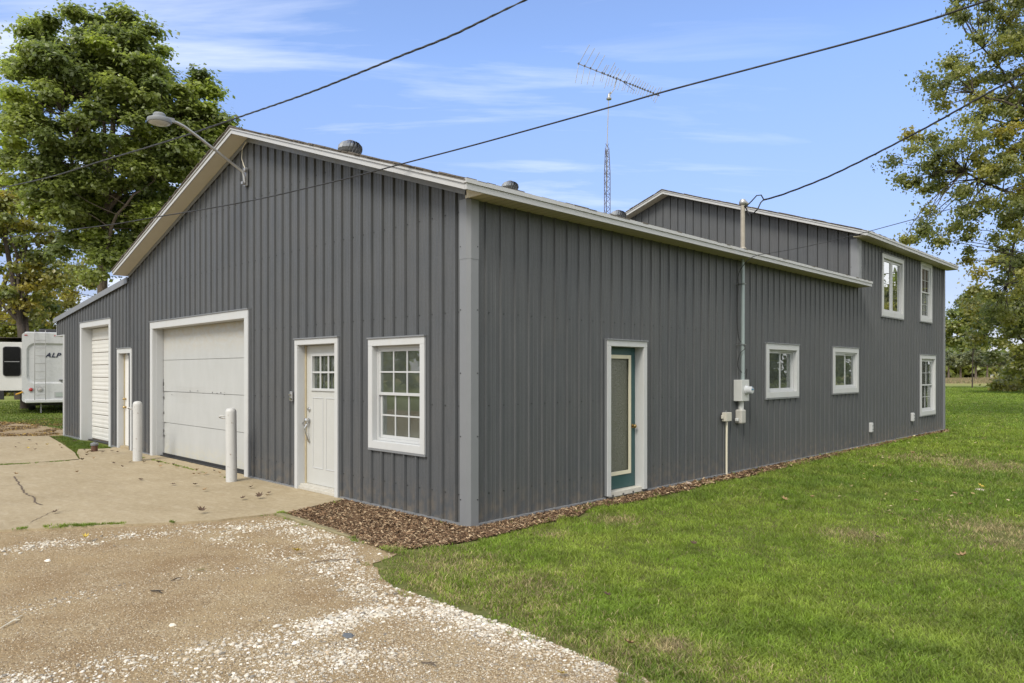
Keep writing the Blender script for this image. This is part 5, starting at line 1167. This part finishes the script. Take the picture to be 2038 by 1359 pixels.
# raise the fringe that stands in front of the doors to slab level
co_ = np.empty(len(ob.data.vertices)*3, np.float32); ob.data.vertices.foreach_get('co', co_); co_ = co_.reshape(-1, 3); co_[:, 2] += .028; ob.data.vertices.foreach_set('co', co_.ravel())
# leaf litter beyond the slab and by the trailer
LP = [(.16, .10, .05), (.24, .16, .07), (.09, .055, .03), (.33, .22, .06)]
def litter(P, name, label, s0=.03, s1=.06, z=GZ+.02, pal=LP):
    N = len(P); a = g.random(N)*2*pi; s = g.uniform(s0, s1, N); cu_ = g.uniform(.1, .7, N)
    t = np.stack([np.cos(a), np.sin(a), g.normal(size=N)*.2], 1)*s[:, None]; b = np.stack([-np.sin(a), np.cos(a), g.normal(size=N)*.2], 1)*s[:, None]*.6; u = np.array([0, 0, 1])*(s*cu_)[:, None]; C = np.stack([P[:, 0], P[:, 1], np.full(N, z)], 1)
    v = np.stack([C-t, C+b+u*.6, C+t+u*.3, C-b+u*.6], 1).reshape(-1, 3); i = np.arange(N)*4; f = np.concatenate([np.stack([i, i+1, i+2], 1), np.stack([i, i+2, i+3], 1)])
    c = np.array(pal)[g.choice(len(pal), N)]*(.7+.6*g.random(N))[:, None]; return tag(numesh(name, v, f, CHIP, np.repeat(c, 4, 0)), label, 'leaf litter', kind='stuff')
Pl = np.stack([g.uniform(-24, -15.8, 9000), g.uniform(-1.6, 2.0, 9000)], 1); Pl = Pl[~inpoly(Pl, SLAB_B) & ~inpoly(Pl, [(-16.6, 0), (-15, 0), (-15, 18), (-16.6, 18)]) & (vnoise(Pl, .5, 71) > .4)]
litter(Pl, 'leaf_litter', 'brown fallen leaves on the dirt beyond the concrete', .018, .045, GZ+.012)
Pl, rl = wedge(800, 9, 45, 1.2, .42, .78); Pl = Pl[grassmask(Pl)]; litter(Pl, 'leaf_litter', 'pale fallen leaves scattered over the lawn at the right', .018, .04, GZ+.05, [(.35, .27, .12), (.45, .38, .22), (.2, .13, .07), (.28, .25, .08)])
# single curled leaves that one can count
def leafproto():
    mb = MB(); out = [(0, -.5), (.12, -.25), (.42, -.30), (.30, -.05), (.5, .15), (.22, .18), (.16, .5), (0, .36), (-.2, .52), (-.2, .2), (-.48, .16), (-.3, -.05), (-.4, -.32), (-.12, -.25)]
    ctr = (0, 0, .01); P = [(x*.09, y*.09, .012+.10*(x*x)*.35+.03*y*y) for x, y in out]; n = len(P)
    mb.raw([ctr]+P, [(0, i+1, (i+1) % n+1) for i in range(n)]); return mb
LM = [plain('dry_leaf_brown', (.075, .045, .027), .8, 0, .4, 40), plain('dry_leaf_tan', (.26, .17, .08), .8, 0, .3, 40), plain('dry_leaf_yellow', (.45, .33, .05), .7, 0, .2, 40)]
protos = []
for k in range(3):
    o = leafproto().build('fallen_leaf', LM[k], fix=False); tag(o, None, 'leaf'); protos.append(o)
spots = [(37, 883), (58, 877), (93, 888), (55, 893), (30, 892), (70, 897), (150, 880), (118, 889), (122, 893), (168, 897), (175, 903), (180, 899), (188, 915), (223, 900), (235, 902), (205, 902), (172, 908), (163, 918), (260, 921), (288, 922), (283, 916), (280, 956), (345, 966), (155, 943), (226, 924), (242, 932), (315, 925), (320, 930), (392, 941), (385, 947), (395, 946), (410, 945), (346, 928), (352, 932), (409, 978), (388, 968), (500, 972), (484, 995), (532, 987), (518, 992), (536, 984), (400, 1022), (110, 1022), (31, 948), (425, 940), (436, 945), (72, 886)]
lab0 = {0: 'single curled brown fallen leaf lying on the concrete apron', 1: 'single curled tan fallen leaf lying on the concrete apron', 2: 'single curled yellow fallen leaf lying on the concrete apron'}
labl = 'single dry leaf lying on the open lawn'
used = [False]*3; r = random.Random(12)
allsp = [(p, 'c') for p in spots]+[(p, 'l') for p in [(1637, 1017), (1250, 1293), (1918, 1116), (1617, 994), (1207, 1192), (1380, 1090), (1950, 972), (2020, 920), (1890, 905), (1817, 907), (1745, 1075), (1560, 1000)]]+[((1118, 1340), 'g'), ((590, 1100), 'g'), ((170, 1074), 'g')]
for (px, py), wh in allsp:
    k = 2 if (wh == 'g' or r.random() < .06) else (1 if r.random() < .35 else 0)
    if used[k]: o = protos[k].copy(); COL.objects.link(o)
    else: o = protos[k]; used[k] = True
    x, y = gr(px, py); sc = r.uniform(.7, 1.25); o.scale = (sc, sc*r.uniform(.6, 1), sc*r.uniform(1, 3.2)); o.rotation_euler = (r.uniform(-.4, .4), r.uniform(-.4, .4), r.uniform(0, 6.28))
    o.location = (x, y, .006 if wh == 'c' else (GZ+.045 if wh == 'l' else GZ+.02))
    nm = ('brown', 'tan', 'yellow')[k]
    if wh == 'c': tag(o, lab0[k], 'leaf', nm+' fallen leaves on the concrete')
    elif wh == 'l': tag(o, f'single dry {nm} leaf lying on the open lawn', 'leaf', nm+' fallen leaves on the lawn')
    else: tag(o, {1118: 'yellow leaf on the gravel near the bottom edge of the photo', 590: 'yellow leaf on the white gravel below the edging timber', 170: 'yellow leaf at the slab edge on the left of the drive'}[px], 'leaf')
for k in range(3):
    if not used[k]: bpy.data.objects.remove(protos[k])
NTH = ['nearest', 'second nearest', 'third nearest', 'fourth nearest', 'fifth nearest', 'sixth nearest', 'seventh nearest', 'eighth nearest', 'ninth nearest', 'tenth nearest', 'eleventh nearest', 'twelfth nearest', 'thirteenth nearest']
def rank_labels(objs, marks, surface):
    for o in objs:
        best = None
        for nm_, (mx_, my_) in marks.items():
            ds = sorted(objs, key=lambda q: math.hypot(q.location.x-mx_, q.location.y-my_)); k_ = ds.index(o)
            if best is None or k_ < best[0]: best = (k_, nm_)
        cn = 'brown' if 'brown' in o['group'] else ('yellow' if 'yellow' in o['group'] else 'tan')
        o['label'] = f'{cn} leaf on the {surface}, {NTH[min(best[0], 12)]} to {best[1]}'
lv = [o for o in bpy.data.objects if o.name.startswith('fallen_leaf') and o.get('group')]
rank_labels([o for o in lv if 'concrete' in o['group']], {'the left bollard': (-8.59, -.54), 'the right bollard': (-4.89, -.41), 'the standpipe': gr(188, 898), 'the front entry door': (-3.1, -.1), 'the dark crack': gr(60, 985), 'the mulch bed': (-2.1, -1.0), 'the small white door': (-11, 0), 'the far left edge of the slab': gr(0, 880), 'the grass wedge': gr(120, 880), 'the foot of the garage door': (-7.3, 0), 'the slab joint': gr(60, 922), 'the gravel at left': gr(60, 1050)}, 'concrete')
rank_labels([o for o in lv if 'lawn' in o['group']], {'the teal door': (0, 2.8), 'the far building corner': (0, 18.2), 'the gravel edge': gr(1100, 1275), 'the lower outlet box': (0, 12.2), 'the right edge of the photo': gr(2038, 1100)}, 'lawn')
# twigs and flat stones
for i, (a, b, rr_, lb, m_) in enumerate([((0, 1246), (44, 1220), .006, 'pale straw stem at the left edge of the drive', PVC), ((300, 1172), (322, 1176), .007, 'short dark twig in the middle of the sandy drive', BARKD), ((340, 1152), (358, 1146), .005, 'thin dark twig just above the short twig on the drive', BARKD), ((618, 1116), (690, 1110), .005, 'long reddish twig on the white gravel below the timber', BARK), ((838, 1313), (868, 1320), .006, 'brown twig on gravel near the bottom of the drive', BARK), ((390, 1131), (406, 1131), .008, 'pale wood splinter lying on the drive', TW.m)]):
    A_, B_ = gr(*a), gr(*b); mid = ((A_[0]+B_[0])/2+.015, (A_[1]+B_[1])/2+.01); mb = MB(); mb.tube([(A_[0], A_[1], GZ+.016), (*mid, GZ+.026), (B_[0], B_[1], GZ+.016)], [rr_*.6, rr_, rr_*.5], 6); mb.tube([(*mid, GZ+.026), (mid[0]+.03, mid[1]+.03, GZ+.03)], [rr_*.6, rr_*.3], 5); tag(mb.build('twig', m_), lb, 'twig')
def rock(px, py, s, c, lb, sq=.6, z=GZ):
    V, F = ico(); g4 = np.random.default_rng(int(px)); x, y = gr(px, py); v = V*(1+g4.normal(size=(12, 1))*.14)*s*np.array([1.4, .9, sq]); mb = MB(); mb.raw([(x+a, y+b, z+c_+s*sq*.5) for a, b, c_ in v], [tuple(f_) for f_ in F]); tag(mb.build('rock', plain('rock_'+lb.split()[0], c, .9, 0, .2, 30), bevel=0), lb, 'rock')
rock(693, 1258, .038, (.10, .11, .12), 'dark slate stone in the middle foreground gravel', .35)
rock(1370, 962, .06, (.42, .33, .27), 'pinkish broken brick at the foot of the side wall', .6)
rock(1365, 961, .04, (.66, .64, .6), 'pale white stone beside the broken brick', .6)
rock(1950, 972, .06, (.62, .52, .46), 'pale pink stone lying in the right side of the lawn', .4)
rock(95, 1111, .026, (.68, .64, .57), 'lone white stone on the sandy drive at left', .6)
rock(343, 1237, .024, (.68, .62, .5), 'pale flat stone in the centre of the sandy drive', .5)
